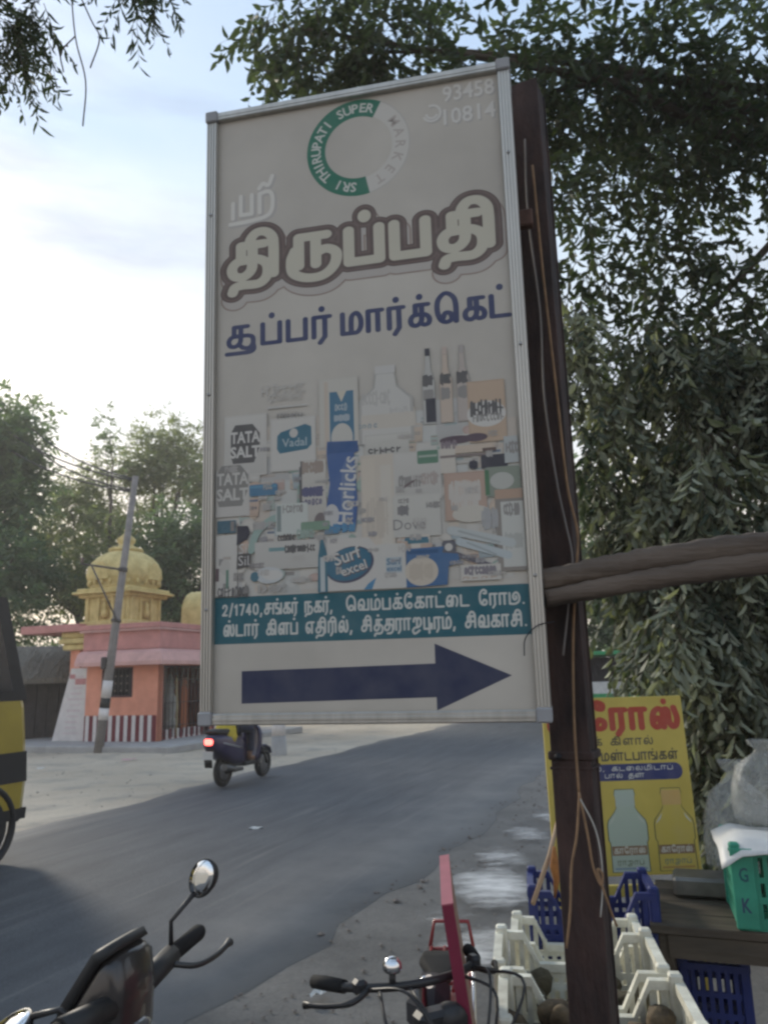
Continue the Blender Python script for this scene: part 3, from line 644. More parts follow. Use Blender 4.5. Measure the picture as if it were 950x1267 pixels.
pp.rr(.772, .555, .862, .632, .008, (.22, .25, .20)); pp.rect(.772, .56, .783, .625, (.07, .17, .09)); pp.ell(.815, .595, .03, .022, (.42, .42, .38)); pp.rect(.825, .64, .86, .71, (.40, .42, .41)); squiggle(.83, .68, .03, .03, GREY, 3, .2)
pp.rect(.795, .365, .864, .57, (.24, .215, .19)); pp.rect(.795, .548, .864, .572, (.40, .26, .18)); pp.rect(.808, .375, .864, .54, (.50, .50, .46)); squiggle(.815, .52, .04, .03, GREY, 4, .15); squiggle(.815, .44, .045, .04, (.38, .38, .35), 5, .12)
# toothpaste and tubes
for (a, b_, c, d, w, col) in ((.68, .475, .83, .435, .022, (.44, .47, .46)), (.70, .445, .82, .405, .02, (.42, .47, .48)), (.675, .42, .79, .375, .012, (.13, .12, .14))):
    pp.add(outline([[(a, b_), (c, d)]], [], w, .002, .001), col); pp.add(outline([[(a + .02, b_ - .003), (c - .03, d + .003)]], [], w * .25, .002, .001), shade(col, .72))
pp.rr(.655, .415, .69, .45, .008, (.10, .10, .12)); pp.ell(.672, .433, .01, .01, W_); pp.rect(.70, .345, .80, .385, (.52, .49, .44)); squiggle(.71, .37, .08, .02, (.2, .18, .2), 6, .3); squiggle(.705, .352, .09, .006, (.42, .3, .22), 3, .5); squiggle(.76, .50, .04, .05, (.33, .33, .33), 4, .12)
# washing powders
pp.poly([(.345, .335), (.492, .335), (.49, .44), (.465, .47), (.352, .475)], (.53, .50, .46)); pp.ell(.412, .402, .066, .046, (.06, .06, .10), .28); pp.ell(.410, .404, .062, .042, (.03, .13, .20), .28)
pp.add(latin('Surf', .408, .423, width=.075, rot=.3, bold=.03), (.10, .08, .09)); pp.add(latin('Surf', .405, .426, width=.075, rot=.3, bold=.015), (.55, .53, .49)); pp.add(latin('excel', .425, .390, width=.07, rot=.28, bold=.03), (.10, .08, .09)); pp.add(latin('excel', .422, .393, width=.07, rot=.28, bold=.015), (.55, .53, .49))
pp.rr(.485, .335, .56, .45, .004, (.52, .50, .46)); pp.rect(.508, .375, .55, .415, (.35, .41, .44)); pp.add(latin('Surf', .529, .404, width=.038, bold=.02), (.04, .13, .22)); pp.add(latin('excel', .529, .386, width=.038, bold=.02), (.04, .13, .22))
pp.poly([(.56, .335), (.665, .338), (.67, .385), (.70, .392), (.695, .415), (.655, .42), (.66, .436), (.562, .434)], (.03, .115, .26)); pp.ell(.60, .375, .043, .037, (.53, .46, .37)); squiggle(.57, .375, .06, .04, (.46, .39, .31), 5, .2); pp.rect(.565, .42, .645, .43, (.02, .08, .19)); pp.rect(.56, .455, .62, .463, (.04, .15, .22))
pp.poly([(.448, .335), (.47, .335), (.482, .365), (.46, .35)], SKYB)
# creams and small things lower left
pp.rect(.042, .505, .095, .54, (.05, .12, .16)); pp.rect(.08, .51, .092, .537, (.2, .18, .17)); pack(.038, .335, .10, .50, W_, True)
pp.poly([(.098, .47), (.128, .485), (.137, .505), (.13, .522), (.10, .523)], BLK); pp.poly([(.098, .405), (.137, .412), (.14, .45), (.10, .445)], (.07, .065, .065)); pp.add(latin('Sil', .12, .46, width=.03), (.55, .53, .5)); pp.add(latin('Sil', .118, .428, width=.03), (.5, .48, .46))
pp.add(outline([[tuple(p) for p in cr([(.14, .455), (.155, .50), (.19, .53), (.225, .542)], 6)]], [], .02, .0018, .001), (.25, .36, .32))
pp.rr(.21, .49, .30, .575, .006, (.50, .52, .48)); pp.rect(.213, .50, .225, .57, (.2, .24, .23)); squiggle(.23, .56, .06, .02, GREY, 4, .2); pp.rr(.28, .498, .36, .522, .005, (.17, .27, .19)); squiggle(.215, .482, .05, .02, DGREY, 4, .2); squiggle(.27, .49, .05, .025, (.25, .33, .28), 4, .2)
pack(.15, .40, .33, .475, (.50, .48, .44), False); pp.rect(.19, .448, .235, .458, (.15, .27, .28)); squiggle(.235, .452, .085, .02, DGREY, 8, .22); squiggle(.15, .52, .06, .02, (.33, .31, .3), 5, .2)
squiggle(.135, .412, .042, .014, (.25, .23, .22), 6, .25); pp.ell(.19, .385, .04, .022, (.48, .5, .5)); pp.ell(.15, .383, .012, .013, (.05, .15, .2)); pp.ell(.20, .385, .028, .013, (.56, .54, .5))
pp.poly([(.325, .333), (.352, .333), (.352, .43), (.34, .475), (.335, .475), (.327, .43)], (.04, .14, .19)); pp.rect(.332, .335, .345, .425, (.42, .46, .46))
pp.rect(.068, .355, .076, .405, (.10, .2, .15)); squiggle(.045, .345, .09, .03, DGREY, 6, .14); squiggle(.09, .385, .03, .02, GREY, 3, .2); pp.rect(.038, .375, .048, .41, (.12, .08, .09)); pp.poly([(.115, .34), (.125, .37), (.133, .34)], (.2, .19, .18)); squiggle(.16, .35, .08, .02, (.38, .36, .34), 5, .2); squiggle(.25, .37, .06, .015, (.42, .4, .37), 4, .2)
for k in range(46):
    u, v = rnd.uniform(.05, .83), rnd.uniform(.35, .74); squiggle(u, v, rnd.uniform(.015, .04), rnd.uniform(.008, .018), rnd.choice([(.34, .32, .3), (.42, .39, .36), (.26, .25, .26)]), rnd.randint(3, 5), rnd.uniform(.12, .25))
# sun has bleached the collage towards the panel tone
pp.c = [tuple(x * (1 - t) + q * t for x, q in zip(c, (.50, .46, .40))) for c in pp.c for t in [.14 if sum(c) > .75 else .06 if sum(c) > .4 else .03]]
pp.build('product_print', M_PRINT, sign)

# ---------------------------------------------------------------- post, wires and wooden poles
M_RUST = mat('rusty_painted_steel', (.060, .035, .030), .8, .1, .45, 14, .5, 45, col2=(.020, .015, .015), stretch=(1, 1, .35))
M_DARKP = mat('dark_paint_and_shade', (.02, .02, .027), .6, .1, .4, 12, .2, 50)
post = empty('sign_post', (.466, 2.055, 0)); tag(post, 'rusty brown steel post carrying the tall sign board', 'post')
PH = 3.36
pm = Matrix.Rotation(R_(-26), 4, 'Z')
m = MB(); m.box((.012, 0, PH / 2), (.066, .084, PH), pm, .006); m.box((.0, -.0445, PH / 2), (.098, .008, PH - .01), pm, .002); m.box((.0, .0445, PH / 2), (.098, .008, PH - .01), pm, .002); m.build('shaft', M_RUST, post)
MB().box((-.0295, 0, PH / 2), (.012, .079, PH - .02), pm, .003).build('web_shade_strip', M_DARKP, post)  # near-black strip: shade of the post's left side put into its colour
m = MB(); m.box((0, 0, 1.415), (.112, .106, .022), pm, .004); m.box((0, 0, 1.385), (.106, .10, .008), pm, .002); m.build('joint_collar', M_RUST, post)
for sx in (-.05, .05): MB().lathe([(.008, -.06), (.008, .06)], 6, Matrix.Translation((sx * .6, 0, 1.415)) @ pm @ Matrix.Rotation(R_(90), 4, 'X')).build('bolt', M_DARKP, post)
MB().box((0, 0, -.02), (.26, .26, .08), pm, .02).build('footing', mat('rough_concrete', (.34, .33, .31), .9, 0, .25, 6, .4, 40), post)
def cable(name, pts, r, m_, label, cat='wire'):
    b = MB().tube([tuple(p) for p in cr(pts, 7)], r, 6); o = b.build(name, m_); tag(o, label, cat); return o
M_STR, M_CBL = mat('jute_string', (.26, .16, .09), .9, 0, .3, 30), mat('grey_cable', (.17, .15, .14), .6, 0, .2, 10)
cable('electric_wire', [(.44, 1.985, 3.14), (.433, 1.985, 2.9), (.447, 1.985, 2.6), (.440, 1.98, 2.35), (.455, 1.98, 2.12), (.470, 1.98, 2.0), (.48, 1.975, 1.9), (.462, 1.985, 1.78), (.44, 1.985, 1.66)], .0028, M_CBL, 'grey wire hanging loosely down the upper sign post')
cable('jute_cord', [(.455, 1.98, 3.05), (.462, 1.98, 2.7), (.474, 1.98, 2.35), (.482, 1.978, 2.1), (.498, 1.975, 1.97), (.486, 1.978, 1.86), (.468, 1.985, 1.7), (.455, 1.985, 1.5), (.452, 1.98, 1.33)], .0036, M_STR, 'brown cord running down the sign post above its collar', 'cord')
cable('jute_cord', [(.452, 1.975, 1.335), (.435, 1.96, 1.24), (.416, 1.955, 1.17), (.405, 1.95, 1.08), (.39, 1.95, 1.0)], .0030, M_STR, 'brown cord end hanging left of the sign post below its collar', 'cord')
cable('jute_cord', [(.452, 1.975, 1.33), (.462, 1.965, 1.24), (.468, 1.96, 1.17), (.482, 1.955, 1.13), (.487, 1.955, 1.155), (.476, 1.955, 1.16), (.50, 1.957, 1.075), (.512, 1.96, 1.04)], .0030, M_STR, 'brown cord tied in a small knot on the post below its collar', 'cord')
cable('electric_wire', [(.452, 1.972, 1.32), (.478, 1.962, 1.26), (.488, 1.96, 1.2), (.487, 1.96, 1.13), (.476, 1.96, 1.06)], .002, mat('pale_wire', (.42, .40, .36), .5), 'thin pale wire loop hanging on the post below its collar')
cable('electric_wire', [(.405, 1.90, 1.74), (.36, 1.885, 1.73), (.33, 1.885, 1.70), (.325, 1.885, 1.66)], .0015, M_DARKP, 'thin dark wire end curling over the sign frame edge')
M_BARK = mat('weathered_wood', (.13, .10, .078), .9, 0, .4, 9, .9, 34, col2=(.06, .045, .036), stretch=(.12, 1, 1))
def wood_pole(pts, rr_, label, seed):
    rnd = random.Random(seed); P_ = cr(pts, 14); n = len(P_); r2 = [np.interp(i / (n - 1), np.linspace(0, 1, len(rr_)), rr_) * (1 + .035 * math.sin(i * .55 + seed) + .04 * math.sin(i * 1.7 + 2 * seed) + .03 * rnd.uniform(-1, 1)) for i in range(n)]
    o = MB().tube([tuple(p) for p in P_], r2, 12).build('wooden_pole', M_BARK); tag(o, label, 'wooden pole'); return o
wood_pole([(.385, 1.94, 1.842), (.55, 1.945, 1.872), (.72, 1.95, 1.896), (.97, 1.96, 1.922), (1.3, 1.98, 1.935), (1.75, 2.0, 1.93)], [.028, .031, .034, .036, .037, .036], 'thick weathered wooden pole tied across the rusty sign post', 1)
wood_pole([(.39, 1.925, 1.797), (.55, 1.93, 1.824), (.72, 1.935, 1.848), (.97, 1.945, 1.875), (1.3, 1.965, 1.882), (1.75, 1.985, 1.875)], [.022, .025, .028, .031, .032, .032], 'thinner wooden pole lying just under the thick crossing pole', 2)
o = MB().tube([tuple(p) for p in cr([(1.74, 2.05, 0), (1.72, 2.05, 1.0), (1.75, 2.05, 2.25)], 5)], [.05, .045, .045, .045, .044, .044, .043, .043, .042, .042, .04], 12).build('wooden_pole', M_BARK); tag(o, 'upright wooden stall pole holding the far ends of the crossing poles', 'wooden pole')
# ================================================================ THE STALL BESIDE THE POST
def crate(name, loc, yaw, L, W, H, material, label, group=None, dip=.35, cat='crate', solid=False):
    """stackable vegetable crate: floor, four slatted walls, four corner posts; the rim dips in the middle of the long walls"""
    e = empty(name, loc, yaw); tag(e, label, cat, group); t = .008
    m = MB()
    for k in range(6): m.box((0, -W / 2 + W * (k + .5) / 6, .012), (L - .02, W / 6 - .012, .012))
    for k in range(4): m.box((-L / 2 + L * (k + .5) / 4, 0, .006), (.03, W - .02, .011))
    m.build('floor', material, e)
    def wall(length, place, dips):
        m = MB(); n = max(4, int(length / .032)); h2 = H - .012
        def top(x):
            a = abs(x) / (length / 2); d = dip * H if dips else 0
            return h2 - (d if a < .45 else d * max(0., 1 - (a - .45) / .2))
        m.box((0, 0, .02), (length - .03, t, .04), place); m.box((0, 0, H * .36), (length - .03, t, .022), place)
        if dips or True: m.box((0, 0, min(top(0) - .028, H * .6)), (length - .03, t * .96, .018), place)
        for k in range(n + 1):
            x = -length / 2 + .018 + (length - .036) * k / n; tp = top(x)
            m.box((x, 0, tp / 2), (.016 if not solid else (length - .03) / n + .001, t * .9, tp - .005), place)
        xs = sorted({-length / 2 + .012, -length * .325, -length * .225, length * .225, length * .325, length / 2 - .012})
        for a, b_ in zip(xs[:-1], xs[1:]):
            za, zb = top(a * .999), top(b_ * .999)
            v = [(x, y, z + dz) for x, z in ((a, za), (b_, zb)) for y in (-t * 1.6, t * 1.6) for dz in (-.02, .004)]
            m.add(v, [(0, 1, 3, 2), (4, 6, 7, 5), (0, 4, 5, 1), (2, 3, 7, 6), (0, 2, 6, 4), (1, 5, 7, 3)], False, place)
        m.build('wall', material, e)
    for s_ in (-1, 1):
        wall(L, Matrix.Translation((0, s_ * (W / 2 - t), 0)), True)
        wall(W, Matrix.Translation((s_ * (L / 2 - t), 0, 0)) @ Matrix.Rotation(R_(90), 4, 'Z'), False)
        for s2 in (-1, 1): 
            MB().box((s_ * (L / 2 - .016), s2 * (W / 2 - .016), H / 2 + .006), (.036, .036, H + .012), None, .006).build('corner_post', material, e)
    return e
M_CREAM = mat('cream_crate_plastic', (.78, .77, .66), .55, 0, .2, 11, .15, 60, col2=(.52, .50, .41))
M_BLUE = mat('blue_crate_plastic', (.022, .035, .16), .45, 0, .25, 6)
M_GREENP = mat('green_crate_plastic', (.045, .30, .20), .45, 0, .25, 6)
M_WOOD = mat('old_table_wood', (.11, .085, .06), .8, 0, .35, 9, .3, 40, col2=(.05, .04, .03), stretch=(.2, 1, 1))
cy = R_(-9)
# front rows: cream crates stacked on grey ones; lower crates carry the visible top ones
def stack(cx, cy_, zs, labels, m_, L=.485, W=.345, H=.265, yaw=cy, dip=.35):
    for z, lb in zip(zs, labels): crate('vegetable_crate', (cx, cy_, z), yaw + random.uniform(-.015, .015), L, W, H, m_, lb, 'plastic crates in the row beside the sign post', dip)
stack(.505, 2.205, [0.0, .268, .536], ['cream plastic crate at the bottom of the stack beside the red plank', 'cream plastic crate in the middle of the stack beside the red plank', 'open cream plastic crate with tubers, on top of the stack beside the red plank'], M_CREAM)
stack(.545, 2.585, [0.0, .268, .536], ['cream plastic crate at the bottom of the second stack', 'cream plastic crate in the middle of the second stack', 'open cream plastic crate on top of the second stack behind the tubers'], M_CREAM)
stack(.625, 2.935, [0.0, .255, .50], ['cream plastic crate at the bottom of the stack before the blue crates', 'cream plastic crate in the middle of the stack before the blue crates', 'cream slotted crate tilted on the stack right before the blue crate'], M_CREAM, L=.44, W=.30, H=.25)
stack(.76, 3.27, [0.0, .268, .56], ['blue plastic crate at the bottom of the stack before the yellow board', 'blue plastic crate in the middle of the stack before the yellow board', 'blue plastic crate on top of the stack before the yellow board'], M_BLUE, L=.47, W=.32)
# tubers in the nearest crates
M_TUB = mat('earthy_tuber', (.16, .115, .065), .85, 0, .4, 25, .4, 50, col2=(.06, .045, .03))
rt_ = random.Random(11)
def tuber(loc, s, label, m_):
    prof = [(.001, -.5), (.22, -.42), (.36, -.15), (.34, .15), (.2, .4), (.001, .5)]
    M = Matrix.Translation(loc) @ Euler((rt_.uniform(0, 6), rt_.uniform(0, 6), rt_.uniform(0, 6))).to_matrix().to_4x4() @ Matrix.Scale(s, 4)
    o = MB().lathe(prof, 9, M, lobes=3, amp=.08).build('root_vegetable', m_); tag(o, label, 'vegetable', 'root vegetables in the crates')
for k in range(44):
    a, b_ = rt_.uniform(-.22, .22), rt_.uniform(-.13, .13); p = Matrix.Rotation(cy, 4, 'Z') @ Vector((a, b_, 0))
    tuber((.505 + p.x, 2.205 + p.y, .536 + .05 + rt_.uniform(0, .125)), rt_.uniform(.075, .12), 'earthy brown root vegetable lying in the cream crate beside the red plank', M_TUB)
for k in range(24):
    a, b_ = rt_.uniform(-.2, .2), rt_.uniform(-.12, .12); p = Matrix.Rotation(cy, 4, 'Z') @ Vector((a, b_, 0))
    tuber((.545 + p.x, 2.585 + p.y, .536 + .05 + rt_.uniform(0, .10)), rt_.uniform(.07, .11), 'dark root vegetable lying in the second cream crate', mat('dark_tuber', (.07, .06, .035), .85, 0, .4, 25, .4, 50))
# ---------------- table along the road
tw, td, th = 1.25, .66, .72
TB = Matrix.Translation((.915, 3.05, 0)) @ Matrix.Rotation(ROAD_YAW, 4, 'Z')
tbl = empty('stall_table', M=TB); tag(tbl, 'low dark wooden stall table carrying the green crate', 'table')
for k in range(4): MB().box((tw / 2, td * (k + .5) / 4, th - .015), (tw, td / 4 - .006, .03), None, .003).build('plank', M_WOOD, tbl)
for a in (.05, tw - .05):
    for b_ in (.05, td - .05): MB().box((a, b_, (th - .03) / 2), (.05, .05, th - .03), None, .004).build('leg', M_WOOD, tbl)
for b_ in (.02, td - .02): MB().box((tw / 2, b_, th - .07), (tw - .12, .025, .075)).build('apron', M_WOOD, tbl)
o = MB().box((0, 0, 0), (.36, .17, .075), Matrix.Translation(TB @ Vector((.26, .45, th + .042))) @ Matrix.Rotation(ROAD_YAW, 4, 'Z'), .012).build('weighing_scale', mat('dull_steel', (.22, .21, .19), .5, .6, .3, 10))
tag(o, 'flat dull metal weighing slab on the table behind the green crate', 'scale')
p = TB @ Vector((.565, .20, th + .001))
gc = crate('vegetable_crate', p, ROAD_YAW + R_(3), .56, .36, .275, M_GREENP, 'green plastic crate lettered G K on the stall table', dip=0., solid=False)
MB().box((-.245, -.1875, .14), (.075, .006, .262), None, .002).build('letter_panel', M_GREENP, gc)
for ch_, zz_, c_ in (('G', .185, (.02, .10, .12)), ('K', .085, (.02, .06, .12))):
    gk = Print(-.1912); gk.add(latin(ch_, -.245, zz_, width=.03, bold=.02, height=.048), c_); gk.build('painted_letter', print_mat('crate_paint', .5, .1), gc)
# white sheet spread over the green crate
def cloth(name, L, W, z, m_, M, amp, label, cat, edge=.07):
    v, f = [], []; nx, ny = 26, 20; r = random.Random(4)
    for j in range(ny + 1):
        for i in range(nx + 1):
            a, b_ = (i / nx - .5) * L, (j / ny - .5) * W; ex = max(abs(a) - (L / 2 - edge), 0) + max(abs(b_) - (W / 2 - edge), 0)
            zz = z + amp * (math.sin(a * 19 + b_ * 7) + math.sin(b_ * 23 - a * 9 + 1)) - ex * .55 + r.uniform(-1, 1) * amp * .3 + .05 * max(0, a + .1); v.append((a, b_, zz))
    for j in range(ny):
        for i in range(nx): f.append((j * (nx + 1) + i, j * (nx + 1) + i + 1, (j + 1) * (nx + 1) + i + 1, (j + 1) * (nx + 1) + i))
    me = MB().add(v, f, True); o = me.build(name, m_); o.matrix_world = M
    md = o.modifiers.new('thickness', 'SOLIDIFY'); md.thickness = .003
    tag(o, label, cat); return o
cloth('white_sheet', .63, .43, .296, mat('white_plastic_sheet', (.66, .66, .64), .5, 0, .1, 6), gc.matrix_world.copy(), .006, 'white sheet spread over the green lettered crate', 'sheet')
# clear plastic bags piled on the sheet
def bag_mat(name, col, al):
    m_ = bpy.data.materials.new(name); m_.use_nodes = True; n, l = m_.node_tree.nodes, m_.node_tree.links; b = n['Principled BSDF']
    b.inputs['Base Color'].default_value = (*col, 1); b.inputs['Roughness'].default_value = .22
    z = n.new('ShaderNodeTexNoise'); z.inputs['Scale'].default_value = 26; z.inputs['Detail'].default_value = 5; t = n.new('ShaderNodeTexCoord'); l.new(t.outputs['Object'], z.inputs['Vector'])
    bp = n.new('ShaderNodeBump'); bp.inputs['Strength'].default_value = .8; bp.inputs['Distance'].default_value = .02; l.new(z.outputs['Fac'], bp.inputs['Height']); l.new(bp.outputs[0], b.inputs['Normal'])
    tr = n.new('ShaderNodeBsdfTransparent'); mxs = n.new('ShaderNodeMixShader'); mr = n.new('ShaderNodeMapRange'); mr.inputs['To Min'].default_value = al - .25; mr.inputs['To Max'].default_value = al + .3; l.new(z.outputs['Fac'], mr.inputs['Value'])
    l.new(mr.outputs[0], mxs.inputs['Fac']); l.new(tr.outputs[0], mxs.inputs[1]); l.new(b.outputs[0], mxs.inputs[2]); l.new(mxs.outputs[0], n['Material Output'].inputs['Surface'])
    return m_
MBAG = bag_mat('clear_polythene', (.55, .56, .53), .30)
def bag(loc, sx, sy, sz, label, seed):
    r = random.Random(seed); prof = [(.02, 0), (.42, .02), (.5, .2), (.48, .5), (.36, .75), (.12, .9), (.08, .95), (.16, 1.02), (.2, 1.08)]; n = 22; v, f = [], []
    for i, (q, z) in enumerate(prof):
        for k in range(n):
            a = 2 * math.pi * k / n; rr = q * (1 + .12 * math.sin(3 * a + i) + .08 * math.sin(7 * a + 2 * i) + r.uniform(-.05, .05)); v.append((rr * math.cos(a) * sx, rr * math.sin(a) * sy, z * sz))
    for i in range(len(prof) - 1):
        for k in range(n): f.append((i * n + k, i * n + (k + 1) % n, (i + 1) * n + (k + 1) % n, (i + 1) * n + k))
    o = MB().add(v, f, True).build('plastic_bag', MBAG); o.location = loc; tag(o, label, 'bag'); return o
q = gc.matrix_world
bag(q @ Vector((-.10, .10, .315)), .28, .22, .28, 'tall clear plastic bag leaning behind the white sheet', 1)
bag(q @ Vector((.10, .05, .33)), .30, .24, .22, 'large crumpled clear plastic bag heaped on the white sheet', 2)
bag(TB @ Vector((.36, .57, th + .08)), .30, .26, .40, 'clear plastic bag standing on the table behind the green crate', 3)
# crates, sacks under the table
for k in range(2): crate('vegetable_crate', TB @ Vector((.20, .36, .003 + k * .285)), ROAD_YAW, .24, .42, .28, M_BLUE, ['blue plastic crate on the ground under the stall table', 'blue plastic crate stacked under the table top'][k], 'blue crates under the stall table', 0., solid=False)
def sack(loc, s, m_, label, seed):
    r = random.Random(seed); prof = [(.3, 0), (.5, .08), (.52, .35), (.46, .6), (.3, .8), (.16, .88), (.24, 1.)]; n = 18; v, f = [], []
    for i, (q_, z) in enumerate(prof):
        for k in range(n):
            a = 2 * math.pi * k / n; rr = q_ * (1 + .1 * math.sin(2 * a + i * .7) + r.uniform(-.05, .05)); v.append((rr * math.cos(a) * s, rr * math.sin(a) * s, z * s * 1.05))
    for i in range(len(prof) - 1):
        for k in range(n): f.append((i * n + k, i * n + (k + 1) % n, (i + 1) * n + (k + 1) % n, (i + 1) * n + k))
    f.append(tuple(range(n))[::-1]); f.append(tuple((len(prof) - 1) * n + k for k in range(n)))
    o = MB().add(v, f, True).build('sack', m_); o.location = loc; tag(o, label, 'sack'); return o
sack(TB @ Vector((.72, .4, 0)), .40, mat('sacking', (.20, .15, .09), .9, 0, .3, 20, .3, 80), 'brown jute sack under the stall table', 1)
sack(TB @ Vector((.98, .22, 0)), .36, mat('sacking_pale', (.30, .26, .19), .9, 0, .3, 20, .3, 80), 'pale sack under the far end of the stall table', 2)
sack(TB @ Vector((.52, .16, 0)), .24, mat('red_sacking', (.14, .02, .025), .8, 0, .3, 20), 'small dark red sack under the stall table', 3)
# ---------------- yellow advertising board on its own stand
M_YEL = mat('yellow_board_paint', (.60, .48, .11), .42, 0, .12, 3, col2=(.50, .39, .08), spec=.4)
yb = empty('advert_board', M=Matrix.Translation((.735, 3.77, 0)) @ Matrix.Rotation(R_(2), 4, 'Z') @ Matrix.Rotation(R_(-3), 4, 'X'))
tag(yb, 'yellow board advertising drinks with painted bottles, behind the blue crates', 'sign')
bw, bz0, bz1 = .68, .70, 1.495
MB().box((bw / 2, .012, (bz0 + bz1) / 2), (bw, .02, bz1 - bz0), None, .003).build('panel', M_YEL, yb)
for a in (.03, bw - .03):
    MB().box((a, .034, .72), (.03, .022, 1.44), None, .003).build('leg', M_YEL, yb)
MB().box((bw / 2 + .05, .0, bz0 - .06), (bw * .86, .025, .05), None, .003).build('rail', M_YEL, yb)
MB().box((bw * .66, .005, bz0 - .14), (.05, .02, .12), None, .003).build('brace', M_YEL, yb)
bp_ = Print(.0017); M_BPR = print_mat('board_ink', .4, .1)
RED, INK, BNAVY = (.42, .06, .035), (.09, .08, .05), (.035, .045, .15)
bp_.add(tamil(['ே', 'ர', 'ா', 'ஸ', PULLI], .225, 1.35, .43, .085, .30, .34, dot=.17, xs=1.2, res=.002), RED)
bp_.add(tamil(['க', 'ா', 'ே'], .03, 1.35, .15, .085, .30, .34, xs=1.2, res=.002), RED)
bp_.add(tamil(['ண', 'ர', PULLI, 'க', PULLI, ' ', 'க', 'ி', 'ள', 'ா', 'ல', PULLI], .12, 1.275, .40, .026, .24, .3, res=.0017), INK)
bp_.add(tamil(['ஜ', 'ு', ',', ' ', 'ம', 'ண', PULLI, 'ட', 'ப', 'ா', 'ங', PULLI, 'க', 'ள', PULLI], .16, 1.205, .47, .032, .24, .3, res=.0017), INK)
bp_.poly(rrect(.345, 1.15, .60, .075, .036, 8), BNAVY)
bp_.add(tamil(['ச', 'ர', 'ா', 'ல', PULLI, ',', ' ', 'க', 'ட', 'ை', 'ல', 'ம', 'ி', 'ட', 'ா', 'ப', PULLI], .13, 1.158, .47, .016, .22, .3, res=.0015), (.6, .6, .55))
bp_.add(tamil(['ர', 'ா', 'ஸ', PULLI, ' ', 'ப', 'ா', 'ல', PULLI, ' ', 'த', 'ண', PULLI], .16, 1.126, .3, .016, .22, .3, res=.0015), (.6, .6, .55))
bp_.build('lettering', M_BPR, yb)
for cx, body, cap, lab in ((.135, (.36, .44, .36), (.36, .43, .33), 'brown'), (.355, (.44, .52, .42), (.44, .52, .44), 'pale green'), (.575, (.58, .46, .10), (.60, .40, .14), 'amber')):
    b2 = Print(.0016); h0, h1, w = bz0 + .015, 1.075, .19
    q_ = [(-.47, 0), (.47, 0), (.46, .35), (.5, .38), (.5, .56), (.47, .62), (.3, .72), (.24, .77), (.24, .9), (.27, .93), (.24, 1.), (-.24, 1.), (-.27, .93), (-.24, .9), (-.24, .77), (-.3, .72), (-.47, .62), (-.5, .56), (-.5, .38), (-.46, .35)]
    def sc(k, lo=0): return [(cx + a * w * k, h0 + b_ * (h1 - h0) * (1 - (1 - k) * .3) + lo) for a, b_ in q_]
    b2.poly(sc(1.0), (.06, .08, .05)); b2.poly(sc(.955, .002), body)
    b2.rect(cx - .045, h0 + .79 * (h1 - h0), cx + .045, h0 + .97 * (h1 - h0), cap)
    b2.poly([(cx - .085, h0 + .56 * (h1 - h0)), (cx - .078, h0 + .6 * (h1 - h0)), (cx - .05, h0 + .7 * (h1 - h0)), (cx - .06, h0 + .63 * (h1 - h0))], (.55, .58, .5))
    b2.poly([(cx + .085, h0 + .56 * (h1 - h0)), (cx + .06, h0 + .63 * (h1 - h0)), (cx + .05, h0 + .7 * (h1 - h0)), (cx + .078, h0 + .6 * (h1 - h0))], (.55, .58, .5))
    b2.rect(cx - .082, h0 + .2 * (h1 - h0), cx + .082, h0 + .31 * (h1 - h0), (.25, .16, .09)); b2.add(tamil(['க', 'ா', 'ே', 'ர', 'ா', 'ஸ', PULLI], cx - .072, h0 + .225 * (h1 - h0), .144, .02, .26, .3, res=.0015), (.58, .55, .45))
    b2.add(tamil(['ர', 'ா', 'ஜ', 'ா', 'ப', PULLI], cx - .06, h0 + .09 * (h1 - h0), .12, .016, .26, .3, res=.0015), (.2, .24, .16)); b2.rect(cx - .075, h0 + .03 * (h1 - h0), cx + .075, h0 + .055 * (h1 - h0), (.25, .33, .38) if lab == 'pale green' else (.45, .28, .08))
    o = b2.build('painted_bottle', M_BPR, yb); o['label'] = 'painted %s bottle on the yellow board' % lab
# thin wooden stick and orange cloth tied before the board
o = MB().tube([(.50, 3.05, .80), (.60, 3.2, .93), (.71, 3.42, 1.09)], .009, 7).build('wooden_stick', mat('pale_stick', (.36, .25, .16), .8)); tag(o, 'thin pale wooden stick leaning on the yellow board', 'stick')
o = MB().tube([(.612, 3.16, .97), (.606, 3.15, .90), (.612, 3.16, .85), (.600, 3.155, .79)], [.006, .018, .012, .004], 9).build('orange_cloth', mat('orange_cloth', (.38, .16, .05), .9, 0, .3, 30)); tag(o, 'small orange cloth rag hanging from the thin stick', 'cloth')
# ================================================================ RED PLANK, BICYCLE
M_MAROON, M_PLY = mat('maroon_paint', (.19, .016, .045), .5, 0, .2, 6), mat('plywood_edge', (.36, .22, .16), .8, 0, .25, 20, stretch=(1, 1, 6))
pk = empty('red_plank', M=Matrix.Translation((.268, 2.06, 0)) @ Matrix.Rotation(R_(-7.2), 4, 'Y') @ Matrix.Rotation(R_(-3.2), 4, 'Z')); tag(pk, 'tall plank painted maroon with one bare wooden side, leaning by the bicycle', 'plank')
PKH = 1.14
MB().box((.003, 0, PKH / 2), (.022, .448, PKH - .004), None, .001).build('bare_wood_core', M_PLY, pk)
MB().box((-.0098, 0, PKH / 2), (.0032, .45, PKH - .002)).build('painted_side', M_MAROON, pk)
for s_ in (-1, 1): MB().box((.0016, s_ * .2262, PKH / 2), (.0252, .0035, PKH - .001)).build('painted_end', M_MAROON, pk)
MB().box((.0016, 0, PKH + .001), (.026, .456, .003)).build('painted_top', mat('sky_lit_maroon', (.36, .10, .13), .55, 0, .2, 8), pk)  # paler maroon on top: sky light put into the colour

